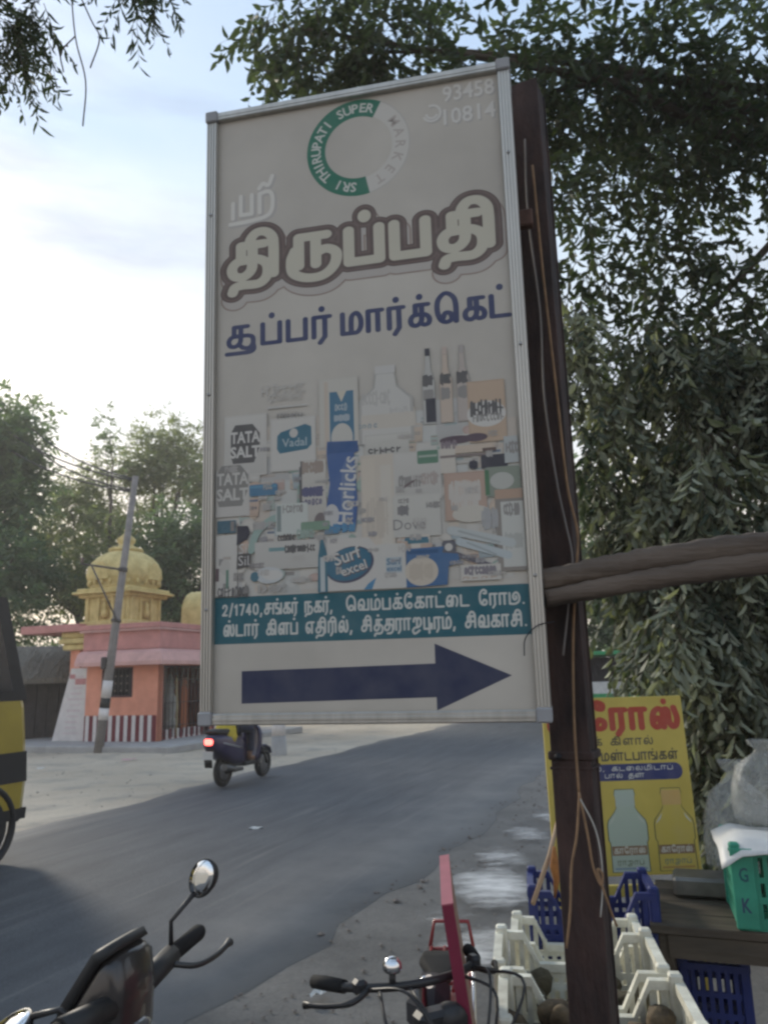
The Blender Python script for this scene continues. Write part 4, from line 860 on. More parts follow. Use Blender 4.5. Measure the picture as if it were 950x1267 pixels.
M_BLACK, M_RUBB, M_CHROME = mat('black_paint', (.022, .022, .024), .4, 0, .2, 8), mat('black_rubber', (.018, .018, .019), .85, 0, .25, 14, spec=.2), mat('chrome', (.75, .75, .76), .12, 1., .05, 4)
M_REDF = mat('red_enamel', (.26, .025, .03), .35, 0, .25, 10, coat=.3)
M_TYRE = mat('tyre', (.03, .03, .031), .85, 0, .2, 20)
def torus(R, r, M, n=40, k=8, sx=1.):
    v, f = [], []
    for i in range(n):
        a = 2 * math.pi * i / n
        for j in range(k):
            b_ = 2 * math.pi * j / k; q = R + r * math.cos(b_); v.append((q * math.cos(a), r * sx * math.sin(b_), q * math.sin(a)))
    for i in range(n):
        for j in range(k): f.append((i * k + j, i * k + (j + 1) % k, ((i + 1) % n) * k + (j + 1) % k, ((i + 1) % n) * k + j))
    return MB().add(v, f, True, M)
def bicycle():
    e = empty('bicycle', (.06, 1.90, 0), math.atan2(-1, -.135)); e.scale = (.95, .95, .975); tag(e, 'red bicycle with black handlebar grips and chrome bell, beside the crates', 'bicycle')
    # local: x forward from the steering head, z up; wheels r .33
    for x in (.38, -.70):
        w = torus(.315, .022, Matrix.Translation((x, 0, .338))).build('wheel', M_TYRE, e); torus(.29, .012, Matrix.Translation((x, 0, .338)), 40, 6).build('rim', M_CHROME, w)
        sp = MB()
        for k in range(18):
            a = 2 * math.pi * k / 18; sp.tube([(x, .02 * (-1) ** k, .338), (x + .285 * math.cos(a), 0, .338 + .285 * math.sin(a))], .0014, 4, False)
        sp.build('spokes', M_CHROME, w); MB().lathe([(.022, -.045), (.022, .045)], 10, Matrix.Translation((x, 0, .338)) @ Matrix.Rotation(R_(90), 4, 'X')).build('hub', M_CHROME, w)
        g = MB(); sec = []
        for k in range(15):
            a = R_(-10 + 190 * k / 14) if x < 0 else R_(15 + 150 * k / 14)
            sec.append([(x + (.35 + dz) * math.cos(math.pi - a), dy, .338 + (.35 + dz) * math.sin(a)) for dy, dz in ((-.028, -.012), (-.018, .006), (.018, .006), (.028, -.012))])
        g.loft(sec, True, False, False); o = g.build('mudguard', M_REDF, e); o.modifiers.new('t', 'SOLIDIFY').thickness = .002
    hd, st, bb = (.03, 0, .86), (-.44, 0, .80), (-.30, 0, .29)
    fr = MB(); 
    for a, b_, r in (((.03, 0, .86), (.08, 0, .68), .019), ((.035, 0, .83), (-.43, 0, .80), .0155), ((.07, 0, .70), bb, .017), ((-.45, 0, .84), bb, .0155)): fr.tube([a, b_], r, 10)
    for s_ in (-1, 1): fr.tube([(-.44, 0, .79), (-.70, s_ * .06, .338)], .009, 8); fr.tube([bb, (-.70, s_ * .06, .338)], .009, 8)
    fr.build('frame', M_REDF, e)
    fk = MB()
    for s_ in (-1, 1): fk.tube([tuple(p) for p in cr([(.08, s_ * .05, .70), (.16, s_ * .055, .5), (.38, s_ * .05, .338)], 5)], .011, 8)
    fk.box((.08, 0, .70), (.04, .12, .03), None, .006); fk.build('fork', M_REDF, e)
    MB().tube([(.03, 0, .85), (.02, 0, .99), (.06, 0, 1.0)], [.013, .013, .014], 10).build('stem', M_CHROME, e)
    hb = MB().tube([tuple(p) for p in cr([(-.085, -.20, .99), (-.01, -.17, .997), (.045, -.09, 1.0), (.06, 0, 1.0), (.045, .09, 1.0), (-.01, .17, .997), (-.085, .20, .99)], 5)], .0095, 10).build('handlebar', M_BLACK, e)
    for s_ in (-1, 1):
        MB().tube([(-.115, s_ * .212, .985), (-.08, s_ * .198, .99), (-.02, s_ * .174, .996)], [.014, .0155, .014], 12).build('grip', M_RUBB, e)
        MB().tube([tuple(p) for p in cr([(.025, s_ * .13, 1.0), (.04, s_ * .18, .985), (.0, s_ * .22, .972), (-.06, s_ * .255, .962)], 4)], [.007] * 6 + [.006] * 6 + [.009], 8).build('brake_lever', M_BLACK, e)
        MB().box((.01, s_ * .15, 1.0), (.035, .03, .034), None, .008).build('lever_clamp', M_BLACK, e)
        MB().tube([tuple(p) for p in cr([(.03, s_ * .14, 1.0), (.16, s_ * .10, 1.02), (.20, s_ * .05, .9), (.12, s_ * .03, .72)], 6)], .0032, 6).build('brake_cable', M_BLACK, e)
    b = MB().lathe([(.001, .026), (.013, .023), (.021, .012), (.022, 0), (.019, -.005)], 16, Matrix.Translation((.045, -.085, 1.035)))
    b.build('bell', M_CHROME, e)
    MB().tube([(.045, -.085, 1.0), (.045, -.085, 1.03)], .008, 8).build('bell_post', M_BLACK, e)
    sd = MB(); secs = []
    for x, w, z, h in ((-.62, .035, .84, .016), (-.60, .065, .845, .03), (-.55, .07, .842, .035), (-.48, .04, .84, .03), (-.40, .026, .84, .03), (-.35, .012, .835, .02)):
        secs.append([(x, a, b_) for a, b_ in rrect(0, z, w * 2, h, min(w, h / 2) * .95, 3)])
    sd.loft(secs); sd.build('saddle', M_RUBB, e); MB().tube([(-.45, 0, .80), (-.47, 0, .84)], .013, 8).build('seat_post', M_CHROME, e)
    for s_ in (-1, 1): MB().lathe([(.016, -.03), (.019, 0), (.016, .03)], 8, Matrix.Translation((-.60, s_ * .05, .81))).build('saddle_spring', M_CHROME, e)
    # dark clutter before the steering head: lamp bracket, caliper arms, looping cables, small dynamo lamp
    MB().lathe([(.001, 0), (.03, .004), (.036, .025), (.026, .055), (.001, .065)], 14, Matrix.Translation((.12, .035, .93)) @ Matrix.Rotation(R_(-90), 4, 'Y')).build('front_lamp', M_BLACK, e)
    MB().box((.085, 0, .93), (.05, .10, .05), None, .01).build('lamp_bracket', M_BLACK, e)
    for k, (y0, y1, z1) in enumerate(((-.12, -.02, .70), (-.05, .05, .66), (.08, .02, .72), (.13, -.03, .69))):
        MB().tube([tuple(p) for p in cr([(.05, y0, 1.0), (.15 + .02 * k, y0 * 1.2, .95 + .02 * k), (.17, (y0 + y1) / 2, .82), (.10, y1, z1)], 6)], .0035, 6).build('cable', M_BLACK, e)
    for s_ in (-1, 1): MB().tube([(.12, s_ * .03, .70), (.15, s_ * .05, .66), (.16, s_ * .03, .62)], .008, 6).build('brake_caliper', M_CHROME, e)
    MB().box((-.10, 0, .90), (.16, .10, .10), None, .03).build('cloth_bag', mat('dark_grey_cloth', (.05, .05, .055), .9), e)
    turn = Matrix.Translation((.03, 0, 0)) @ Matrix.Rotation(R_(34), 4, 'Z') @ Matrix.Translation((-.03, 0, 0)); wheels = [o for o in e.children if o.name.startswith(('wheel', 'mudguard'))]
    steer = [o for o in e.children if o.name.split('.')[0] in ('handlebar', 'grip', 'brake_lever', 'lever_clamp', 'brake_cable', 'bell', 'bell_post', 'stem', 'front_lamp', 'lamp_bracket', 'cable', 'fork', 'brake_caliper')] + [o for o in wheels if max(v.co.x for v in o.data.vertices) > .5]
    for o in steer: o.matrix_local = turn      # the steering is turned aside
    ca = MB()
    for y in (-.07, -.024, .024, .07): ca.tube([(-.62, y, .745), (-.98, y, .755)], .006, 6)
    for x in (-.66, -.80, -.97): ca.tube([(x, -.075, .752), (x, .075, .752)], .006, 6)
    ca.tube([(-.98, -.075, .755), (-1.0, -.06, .83), (-1.0, .06, .83), (-.98, .075, .755)], .007, 6); ca.build('carrier', M_REDF, e)
    cs = MB()
    for s_ in (-1, 1): cs.tube([(-.9, s_ * .075, .755), (-.70, s_ * .075, .338)], .006, 6)
    cs.build('carrier_stay', M_CHROME, e)
    torus(.085, .006, Matrix.Translation((-.30, .045, .29)), 24, 6).build('chainring', M_CHROME, e)
    MB().tube([(-.30, .045, .29), (-.30, .045, .46)], .008, 6).build('crank', M_CHROME, e); MB().tube([(-.30, -.045, .29), (-.30, -.045, .12)], .008, 6).build('crank', M_CHROME, e)
    for s_, z in ((1, .46), (-1, .12)): MB().box((-.30, s_ * .10, z), (.07, .09, .02), None, .006).build('pedal', M_RUBB, e)
    MB().box((-.36, .052, .33), (.44, .012, .12), None, .02).build('chain_guard', M_REDF, e)
    MB().tube([(-.68, -.07, .34), (-.60, -.22, .008)], .008, 6).build('side_stand', M_CHROME, e)
bicycle()

# ================================================================ SCOOTERS
def sec_loop(x, w, z0, z1, r): return [(x, a, b_) for a, b_ in rrect(0, (z0 + z1) / 2, w, z1 - z0, r, 3)]
def scooter(M, cols, label, group=None, near=False):
    """local: x forward, y left, z up; rear axle at x=0, front axle at x=1.24"""
    body, dark, seatm, lamp = cols
    e = empty('motor_scooter', M=M); tag(e, label, 'scooter', group)
    for x, r in ((0, .235), (1.24, .235)):
        w = torus(r - .05, .05, Matrix.Translation((x, 0, r)), 32, 10, 1.05).build('wheel', M_TYRE, e)
        MB().lathe([(.02, -.045), (.12, -.04), (.145, -.03), (.145, .03), (.12, .04), (.02, .045)], 20, Matrix.Translation((x, 0, r)) @ Matrix.Rotation(R_(90), 4, 'X')).build('rim', mat('scooter_rim', (.25, .25, .25), .4, .8), w)
    # tail body
    secs = [sec_loop(-.42, .10, .66, .74, .03), sec_loop(-.38, .22, .58, .79, .06), sec_loop(-.2, .33, .45, .80, .09), sec_loop(.05, .37, .34, .78, .10), sec_loop(.28, .36, .30, .74, .09), sec_loop(.42, .30, .28, .66, .08)]
    MB().loft(secs).build('tail_body', body, e)
    for s_ in (-1, 1): MB().loft([[(x, s_ * (y + d), z + dz) for d, dz in ((0, -.012), (.006, 0), (0, .012), (-.006, 0))] for x, y, z in ((-.38, .09, .70), (-.2, .166, .66), (.05, .188, .60), (.3, .182, .55))]).build('side_stripe', mat('silver_trim', (.5, .5, .52), .3, .7), e)
    MB().box((.62, 0, .30), (.46, .34, .07), None, .02).build('floorboard', dark, e)
    # front shield, column, fender
    sh = [[(x + (abs(a) / .22) ** 2 * -.07, a, z) for a in [w * t for t in (-1, -.7, -.35, 0, .35, .7, 1)]] for x, z, w in ((.78, .28, .17), (.86, .38, .19), (.90, .55, .21), (.93, .72, .20), (.93, .82, .15), (.92, .88, .09))]
    o = MB().loft(sh, True, False, False).build('front_shield', body, e); o.modifiers.new('t', 'SOLIDIFY').thickness = .05
    MB().loft([[(x, a, b_) for a, b_ in rrect(0, z, w, .04, .015, 2)] for x, z, w in ((.98, .50, .10), (1.08, .52, .13), (1.24, .515, .135), (1.40, .46, .13), (1.47, .38, .10))]).build('front_fender', body, e)
    fk = MB()
    for s_ in (-1, 1): fk.tube([(1.02, s_ * .085, .55), (1.24, s_ * .085, .235)], .022, 8)
    fk.tube([(.90, 0, .86), (1.04, 0, .52)], .03, 10); fk.build('fork', dark, e)
    # handlebar cowl with headlight and instrument hood
    side = [(.755, .82), (.757, .93), (.775, .965), (.835, 1.050), (.852, 1.058), (.872, 1.045), (.882, .98), (.878, .85), (.86, .80), (.78, .79)]
    cw = [[(.785 + (x - .82) * k, y, .93 + (z - .93) * kz) for x, z in side] for y, k, kz in ((-.075, .80, .80), (-.066, .93, .93), (-.045, 1, .99), (0, 1.02, 1.), (.045, 1, .99), (.066, .93, .93), (.075, .80, .80))]
    MB().loft(cw, near).build('handlebar_cowl', body, e)
    hood = [(.738, .915), (.744, .955), (.822, 1.068), (.85, 1.078), (.860, 1.064), (.838, 1.05), (.775, .962), (.762, .915)]
    MB().loft([[(.745 + (x - .78) * k, y, 1.0 + (z - 1.0) * k) for x, z in hood] for y, k in ((-.076, .90), (-.062, .99), (0, 1.01), (.062, .99), (.076, .90))]).build('instrument_hood', dark, e)
    MB().loft([[(x, a, b_) for a, b_ in rrect(0, z, w, h, .03, 3)] for x, w, z, h in ((.83, .11, .885, .09), (.86, .09, .88, .07))]).build('headlight', mat('scooter_lamp_glass', (.16, .16, .17), .1, .3, .05, 4, coat=1.), e)
    for s_ in (-1, 1):
        MB().tube([(.82, s_ * .06, .965), (.805, s_ * .20, .975)], .024, 10).build('switch_housing', dark, e)
        MB().tube([(.805, s_ * .19, .975), (.80, s_ * .34, .982), (.80, s_ * .352, .982)], [.0185, .019, .015], 14).build('grip', M_RUBB, e)
        MB().tube([tuple(p) for p in cr([(.825, s_ * .17, .968), (.865, s_ * .21, .955), (.875, s_ * .29, .952), (.875, s_ * .36, .958)], 4)], [.007] * 12 + [.011], 8).build('brake_lever', mat('alloy_dark', (.07, .07, .07), .4, .7), e)
    st = MB().loft([sec_loop(-.36, .18, .80, .86, .025), sec_loop(-.2, .27, .79, .875, .035), sec_loop(.1, .29, .77, .865, .035), sec_loop(.3, .26, .74, .83, .03), sec_loop(.42, .16, .70, .78, .025)]).build('seat', seatm, e)
    MB().tube([tuple(p) for p in cr([(-.12, .16, .80), (-.38, .14, .84), (-.47, 0, .85), (-.38, -.14, .84), (-.12, -.16, .80)], 5)], .012, 8).build('grab_rail', dark, e)
    MB().loft([sec_loop(-.445, .09, .665, .725, .025), sec_loop(-.42, .14, .65, .74, .03), sec_loop(-.37, .15, .65, .74, .03)]).build('tail_light', lamp, e)
    MB().box((-.43, 0, .50), (.008, .18, .12), Matrix.Translation((0, 0, 0)), .002).build('number_plate', mat('plate_white', (.6, .6, .58), .5), e)
    MB().loft([[(x, a, b_) for a, b_ in rrect(0, z, .14, .02, .008, 2)] for x, z in ((-.36, .60), (-.42, .45), (-.40, .33))]).build('rear_mudflap', dark, e)
    MB().tube([(.3, -.16, .24), (0, -.2, .26), (-.3, -.21, .32)], [.03, .045, .05], 12).build('exhaust', mat('exhaust_steel', (.12, .12, .12), .5, .6), e)
    MB().box((.12, 0, .28), (.30, .20, .18), None, .04).build('engine', dark, e)
    MB().tube([(.42, .12, .27), (.36, .26, .012)], .012, 8).build('side_stand', dark, e)
    return e
def scooter_mirror(e, base, elbow, tip, normal, a, b_, glass=True):
    """stalk plus oval head whose glass looks along normal (scooter coordinates)"""
    s_ = MB().tube([base, elbow, tip], [.006, .005, .0065], 8).build('mirror_stalk', M_BLACK, e)
    nrm = Vector(normal).normalized(); upv = Vector(tip) - Vector(elbow); upv = (upv - nrm * upv.dot(nrm)).normalized(); sx = upv.cross(nrm)
    Mx = Matrix((sx, upv, nrm)).transposed().to_4x4(); Mx.translation = Vector(tip) + upv * b_ * .95
    ov = lambda k, z: [tuple(Mx @ Vector((a * k * math.cos(t), b_ * k * math.sin(t), z))) for t in [2 * math.pi * i / 24 for i in range(24)]]
    h = MB().loft([ov(.35, -.028), ov(.8, -.02), ov(1.0, -.004), ov(1.0, .003), ov(.93, .003)]).build('mirror_head', M_BLACK, e)
    MB().loft([ov(.925, .0015), ov(.9, .0042), ov(.5, .006), ov(.05, .0066)]).build('mirror_glass', mat('mirror_silver', (.85, .86, .86), .03, 1., .02, 3), h)
sl_body, sl_dark, sl_seat = mat('dark_brown_gloss', (.034, .030, .030), .32, .2, .25, 4, coat=.6), mat('matt_black_plastic', (.02, .02, .021), .55, 0, .2, 8), mat('black_vinyl', (.025, .024, .024), .5, 0, .2, 10)
heading = Vector((.97, -.24, 0)).normalized(); yaw = math.atan2(heading.y, heading.x)
# place: far (left-hand) grip end must stand at (-.48, 2.10)
gl = Matrix.Rotation(yaw, 4, 'Z') @ Vector((.80, .345, 0)); sc1 = scooter(Matrix.Translation((-.485 - gl.x, 2.085 - gl.y, .035)) @ Matrix.Rotation(yaw, 4, 'Z'), (sl_body, sl_dark, sl_seat, mat('tail_lens_off', (.25, .02, .02), .3, 0, .1, 5, coat=.5)), 'parked dark brown scooter with round mirrors, opposite the bicycle', near=True)
scooter_mirror(sc1, (.805, .20, .985), (.800, .205, 1.045), (.845, .225, 1.10), (-.28, -.95, .10), .036, .046)
scooter_mirror(sc1, (.80, -.17, .99), (.785, -.17, 1.0), (.735, -.185, .99), (-.35, -.45, .85), .04, .052)
# ================================================================ ROAD TRAFFIC
mv_body = mat('purple_blue_gloss', (.024, .018, .065), .3, .1, .2, 4, coat=.5)
lampm = mat('tail_lens_lit', (.5, .02, .02), .3, 0, .1, 5, emit=(1, .10, .08, 5.))
RY = math.atan2(U.y, U.x)
SP = Vector((-2.60, 12.55, .03))
scooter(Matrix.Translation(SP) @ Matrix.Rotation(RY, 4, 'Z'), (mv_body, sl_dark, sl_seat, lampm), 'purple scooter with lit red tail lamp driving along the road')
sc2 = [o for o in COL.objects if o.name.startswith('motor_scooter')][-1]
scooter_mirror(sc2, (.81, .20, .985), (.79, .22, 1.07), (.80, .27, 1.13), (-1, .1, .05), .04, .055); scooter_mirror(sc2, (.81, -.20, .985), (.79, -.22, 1.07), (.80, -.27, 1.13), (-1, -.1, .05), .04, .055)
def skin_body(name, joints, bones, material, parent=None, sub=1):
    """one continuous surface grown round a skeleton: joints {name: (pos, radius or (rx, ry))}"""
    ks = list(joints); me = bpy.data.meshes.new(name + '_skeleton'); me.from_pydata([joints[k][0] for k in ks], [(ks.index(a), ks.index(b_)) for a, b_ in bones], [])
    o = bpy.data.objects.new(name, me); COL.objects.link(o); o.modifiers.new('skin', 'SKIN'); sm = o.modifiers.new('sub', 'SUBSURF'); sm.levels = sm.render_levels = sub
    lay = me.skin_vertices[0].data if len(me.skin_vertices) else None
    if lay is None:
        bm = bmesh.new(); bm.from_mesh(me); bm.verts.layers.skin.verify(); bm.to_mesh(me); bm.free(); lay = me.skin_vertices[0].data
    for i, k in enumerate(ks):
        r = joints[k][1]; lay[i].radius = (r, r) if not hasattr(r, '__len__') else r; lay[i].use_root = (i == 0)
    dg = bpy.context.evaluated_depsgraph_get(); m2 = bpy.data.meshes.new_from_object(o.evaluated_get(dg)); bpy.data.objects.remove(o)
    m2.polygons.foreach_set('use_smooth', [True] * len(m2.polygons)); m2.materials.clear(); m2.materials.append(material)
    q = bpy.data.objects.new(name, m2); COL.objects.link(q)
    if parent is not None: q.parent = parent
    return q
def rider():
    e = empty('person', M=Matrix.Translation(SP) @ Matrix.Rotation(RY, 4, 'Z')); tag(e, 'person in yellow top and dark trousers riding the purple scooter', 'person')
    skin = mat('brown_skin', (.20, .11, .07), .55, 0, .1, 8)
    J = {'pelvis': ((.16, 0, .93), (.13, .12)), 'waist': ((.17, 0, 1.08), (.115, .10)), 'chest': ((.20, 0, 1.27), (.135, .115)), 'neckb': ((.21, 0, 1.42), (.07, .06)), 'neck': ((.225, 0, 1.48), .05), 'jaw': ((.25, 0, 1.54), (.062, .066)), 'head': ((.245, 0, 1.62), (.08, .09)), 'crown': ((.235, 0, 1.70), (.06, .07))}
    B = [('pelvis', 'waist'), ('waist', 'chest'), ('chest', 'neckb'), ('neckb', 'neck'), ('neck', 'jaw'), ('jaw', 'head'), ('head', 'crown')]
    for s_, t in ((1, 'l'), (-1, 'r')):
        J.update({'sh' + t: ((.21, s_ * .17, 1.39), .06), 'el' + t: ((.40, s_ * .27, 1.17), .043), 'wr' + t: ((.66, s_ * .27, 1.03), .030), 'pa' + t: ((.73, s_ * .275, 1.01), (.036, .026)),
                  'hip' + t: ((.20, s_ * .095, .91), .095), 'kn' + t: ((.60, s_ * .13, .82), .068), 'an' + t: ((.60, s_ * .12, .42), .043), 'he' + t: ((.58, s_ * .12, .375), .042), 'to' + t: ((.74, s_ * .13, .365), .034)})
        B += [('neckb', 'sh' + t), ('sh' + t, 'el' + t), ('el' + t, 'wr' + t), ('wr' + t, 'pa' + t), ('pelvis', 'hip' + t), ('hip' + t, 'kn' + t), ('kn' + t, 'an' + t), ('an' + t, 'he' + t), ('he' + t, 'to' + t)]
        for k in range(4):
            n = 'f%d%s' % (k, t); J[n] = ((.775, s_ * (.25 + .017 * k), 1.005), .010); J[n + 'b'] = ((.795, s_ * (.25 + .017 * k), .975), .009); J[n + 'c'] = ((.775, s_ * (.25 + .017 * k), .96), .008); B += [('pa' + t, n), (n, n + 'b'), (n + 'b', n + 'c')]
        J['th' + t] = ((.745, s_ * .245, .985), .011); J['tt' + t] = ((.765, s_ * .24, .962), .009); B += [('pa' + t, 'th' + t), ('th' + t, 'tt' + t)]
    skin_body('body', J, B, skin, e)
    sh = {'skirt': ((.02, 0, .60), (.22, .22)), 'hem': ((.05, 0, .74), (.225, .225)), 'waist': ((.12, 0, .92), (.165, .17)), 'mid': ((.16, 0, 1.08), (.135, .125)), 'chest': ((.20, 0, 1.27), (.155, .135)), 'neckb': ((.21, 0, 1.41), (.085, .075))}; SB_ = [('skirt', 'hem'), ('hem', 'waist'), ('waist', 'mid'), ('mid', 'chest'), ('chest', 'neckb')]
    for s_, t in ((1, 'l'), (-1, 'r')): sh.update({'sh' + t: ((.21, s_ * .17, 1.39), .075), 'el' + t: ((.32, s_ * .235, 1.26), .064)}); SB_ += [('neckb', 'sh' + t), ('sh' + t, 'el' + t)]
    skin_body('yellow_top', sh, SB_, mat('yellow_cotton', (.52, .40, .045), .85, 0, .25, 9), e)
    tr = {'pelvis': ((.17, 0, .90), (.14, .135))}; TB_ = []
    for s_, t in ((1, 'l'), (-1, 'r')): tr.update({'hip' + t: ((.22, s_ * .10, .90), .105), 'kn' + t: ((.60, s_ * .135, .82), .08), 'cf' + t: ((.61, s_ * .128, .62), .066), 'an' + t: ((.60, s_ * .12, .45), .058)}); TB_ += [('pelvis', 'hip' + t), ('hip' + t, 'kn' + t), ('kn' + t, 'cf' + t), ('cf' + t, 'an' + t)]
    skin_body('dark_trousers', tr, TB_, mat('dark_blue_cotton', (.025, .03, .055), .85, 0, .25, 12), e)
    MB().lathe([(.02, -.02), (.075, -.01), (.095, .04), (.09, .10), (.06, .145), (.01, .155)], 18, Matrix.Translation((.232, 0, 1.585)), sx=1.05, sy=.92).build('hair', mat('black_hair', (.012, .011, .011), .5, 0, .2, 60, .4, 90), e)
    for s_ in (-1, 1):
        MB().loft([[(.58 + x, s_ * .125 + a, b_) for a, b_ in rrect(0, z, w, .02, .009, 2)] for x, z, w in ((-.06, .336, .06), (.0, .336, .08), (.10, .336, .09), (.19, .336, .06))]).build('sandal', mat('brown_sandal', (.07, .04, .025), .7), e)
        MB().lathe([(.001, -.006), (.006, 0), (.001, .006)], 8, Matrix.Translation((.321, s_ * .028, 1.625))).build('eye', mat('eye', (.03, .02, .02), .2), e)
    MB().loft([[(.325 + d, a, b_) for a, b_ in rrect(0, z, w, .012, .004, 2)] for d, z, w in ((-.01, 1.615, .014), (.016, 1.59, .022), (.022, 1.578, .026), (-.01, 1.568, .02))]).build('nose', skin, e)
    MB().box((.311, 0, 1.545), (.01, .045, .012), None, .004).build('mouth', mat('lips', (.16, .06, .05), .5), e)
rider()
# yellow minibus entering on the left
M_VY, M_VB, M_GLS = mat('yellow_bus_paint', (.40, .30, .04), .3, 0, .15, 3, coat=.4), mat('bus_black', (.02, .021, .024), .45, 0, .2, 6), mat('tinted_glass', (.012, .014, .02), .08, 0, .1, 3, coat=.3)
def minibus():
    # local: x forward, front face near x=0, right side at y=-w/2
    w = 1.9; nose = rd(-6.98, 6.22); e = empty('minibus', M=Matrix.Translation((nose.x, nose.y, .03)) @ Matrix.Rotation(RY, 4, 'Z')); tag(e, 'yellow and black minibus driving on the road past the temple', 'minibus')
    prof = [(-.02, .42), (.0, .70), (-.03, 1.05), (-.08, 1.40), (-.16, 1.62), (-.42, 2.30), (-.60, 2.46), (-4.4, 2.50), (-4.6, 2.40), (-4.65, 1.5), (-4.62, .45)]
    secs = []
    for y, k in ((-w / 2, .955), (-w / 2 + .05, .99), (-w / 2 + .12, 1.0), (w / 2 - .12, 1.0), (w / 2 - .05, .99), (w / 2, .955)):
        secs.append([(-2.3 + (x + 2.3) * k, y, 1.4 + (z - 1.4) * (k * .5 + .5)) for x, z in prof])
    MB().loft(secs, False).build('body', M_VY, e)
    o = w / 2 + .004
    for s_ in (-1, 1):
        for x0, x1 in ((-1.38, -.52), (-2.3, -1.46), (-3.2, -2.38), (-4.2, -3.28)):
            MB().prism([(x0, 1.55), (x1 + (.22 if x1 > -1 else 0), 1.55), (x1, 2.22), (x0, 2.22)], s_ * o, s_ * (o - .03)).build('side_window', M_GLS, e)
        MB().prism([(-4.6, 1.46), (-.12, 1.46), (-.45, 2.44), (-4.6, 2.47)], s_ * (o - .002), s_ * (o - .04)).build('black_upper_panel', M_VB, e)
        MB().prism([(-4.5, .70), (-.06, .70), (-.08, .98), (-4.5, .98)], s_ * o, s_ * (o - .03)).build('black_side_panel', M_VB, e)
        MB().prism([(-4.5, .36), (-.05, .36), (-.04, .46), (-4.5, .46)], s_ * o, s_ * (o - .05)).build('sill', M_VB, e)
        for x in (-.55, -3.6):
            wh = torus(.24, .10, Matrix.Translation((x, s_ * (w / 2 - .09), .335)), 30, 10, .95).build('wheel', M_TYRE, e); MB().lathe([(.02, -.09), (.17, -.08), (.19, .08), (.05, .05)], 18, Matrix.Translation((x, s_ * (w / 2 - .09), .335)) @ Matrix.Rotation(R_(90), 4, 'X')).build('hub', mat('hub_grey', (.3, .3, .3), .5, .5), wh)
            torus(.36, .035, Matrix.Translation((x, s_ * (w / 2 - .01), .335)), 30, 6).build('wheel_arch', M_VB, e)
        MB().lathe([(.10, 0), (.105, .03), (.06, .05)], 16, Matrix.Translation((-.03, s_ * .68, .86)) @ Matrix.Rotation(R_(90), 4, 'Y')).build('headlight', mat('lamp_glass', (.6, .6, .6), .1), e)
    MB().prism([(-w / 2 + .12, 0), (w / 2 - .12, 0), (w / 2 - .2, .72), (-w / 2 + .2, .72)], -.006, .02, Matrix.Translation((-.162, 0, 1.62)) @ Matrix.Rotation(R_(-21), 4, 'Y') @ Matrix.Rotation(R_(90), 4, 'Z')).build('windscreen', M_GLS, e)
    MB().box((-.03, 0, .42), (.08, w - .16, .2), None, .03).build('bumper', M_VB, e)
    MB().box((.005, 0, .82), (.04, .9, .16), None, .02).build('grille', M_VB, e)
minibus()

# ================================================================ TEMPLE
M_SAL, M_PNK, M_PNK2 = mat('salmon_wall_paint', (.72, .31, .21), .8, 0, .18, 2.2, .15, 20, col2=(.60, .25, .165)), mat('pink_roof_paint', (.56, .26, .24), .75, 0, .2, 3, .1, 30), mat('pale_pink_paint', (.64, .38, .35), .7, 0, .2, 3)
M_TY = mat('temple_yellow', (.68, .55, .25), .8, 0, .2, 4, .6, 14, col2=(.50, .39, .16)); M_TYD = mat('temple_ochre', (.40, .27, .09), .8, 0, .2, 5)
M_WHT, M_MRN, M_CONC = mat('white_limewash', (.66, .62, .60), .85, 0, .12, 6), mat('maroon_stripe', (.16, .025, .035), .8, 0, .15, 6), mat('grey_concrete', (.36, .35, .34), .9, 0, .2, 3, .3, 30)
M_DARK = mat('dark_interior', (.02, .016, .018), .9)
# local: x = along the road (u), y = to the left of it (-n), origin at the near corner
K = Vector((-6.01, 20.67, 0)); TM = Matrix.Translation(K) @ Matrix.Rotation(RY, 4, 'Z'); tp = empty('temple', M=TM)
tag(tp, 'small salmon pink temple with yellow dome and red and white striped base', 'temple')
LX, LY, z0 = 4.4, 3.95, .15
MB().box((LX / 2 - .1, LY / 2 - .2, .06), (LX + 2.6, LY + 2.4, .18), None, .02).build('plinth', M_CONC, tp)
# walls: left face lies on x=0 (runs in +y), right face on y=0 (runs in +x), window and door openings are real
def wall_with_hole(name, length, h0, h1, a0, a1, b0, b1, place, m_, t=.2):
    m = MB()
    for (p0, p1, q0, q1) in ((0, a0, h0, h1), (a1, length, h0, h1), (a0, a1, h0, b0), (a0, a1, b1, h1)):
        if p1 - p0 > .01 and q1 - q0 > .01: m.box(((p0 + p1) / 2, t / 2, (q0 + q1) / 2), (p1 - p0, t, q1 - q0), place)
    return m.build(name, m_, tp)
PL = Matrix.Rotation(R_(90), 4, 'Z') @ Matrix.Scale(-1, 4, (0, 1, 0))      # length -> +y, thickness -> +x
SW_ = 2.32
wall_with_hole('wall', SW_, z0, 3.02, .80, 1.80, 1.28, 2.06, PL, M_SAL)
wall_with_hole('wall', LX, z0, 3.02, .22, 2.5, z0, 2.08, Matrix.Translation((.001, 0, 0)), M_SAL, .2)
MB().box((LX - .1, LY * .45, 1.6), (.2, LY * .8, 2.85)).build('wall', M_SAL, tp); MB().box((LX / 2, SW_ + .5, 1.6), (LX - .3, .2, 2.85)).build('wall', M_SAL, tp)
MB().box((LX / 2 + .2, 1.3, .2), (LX - .7, 2.1, .08)).build('floor_slab', M_CONC, tp)
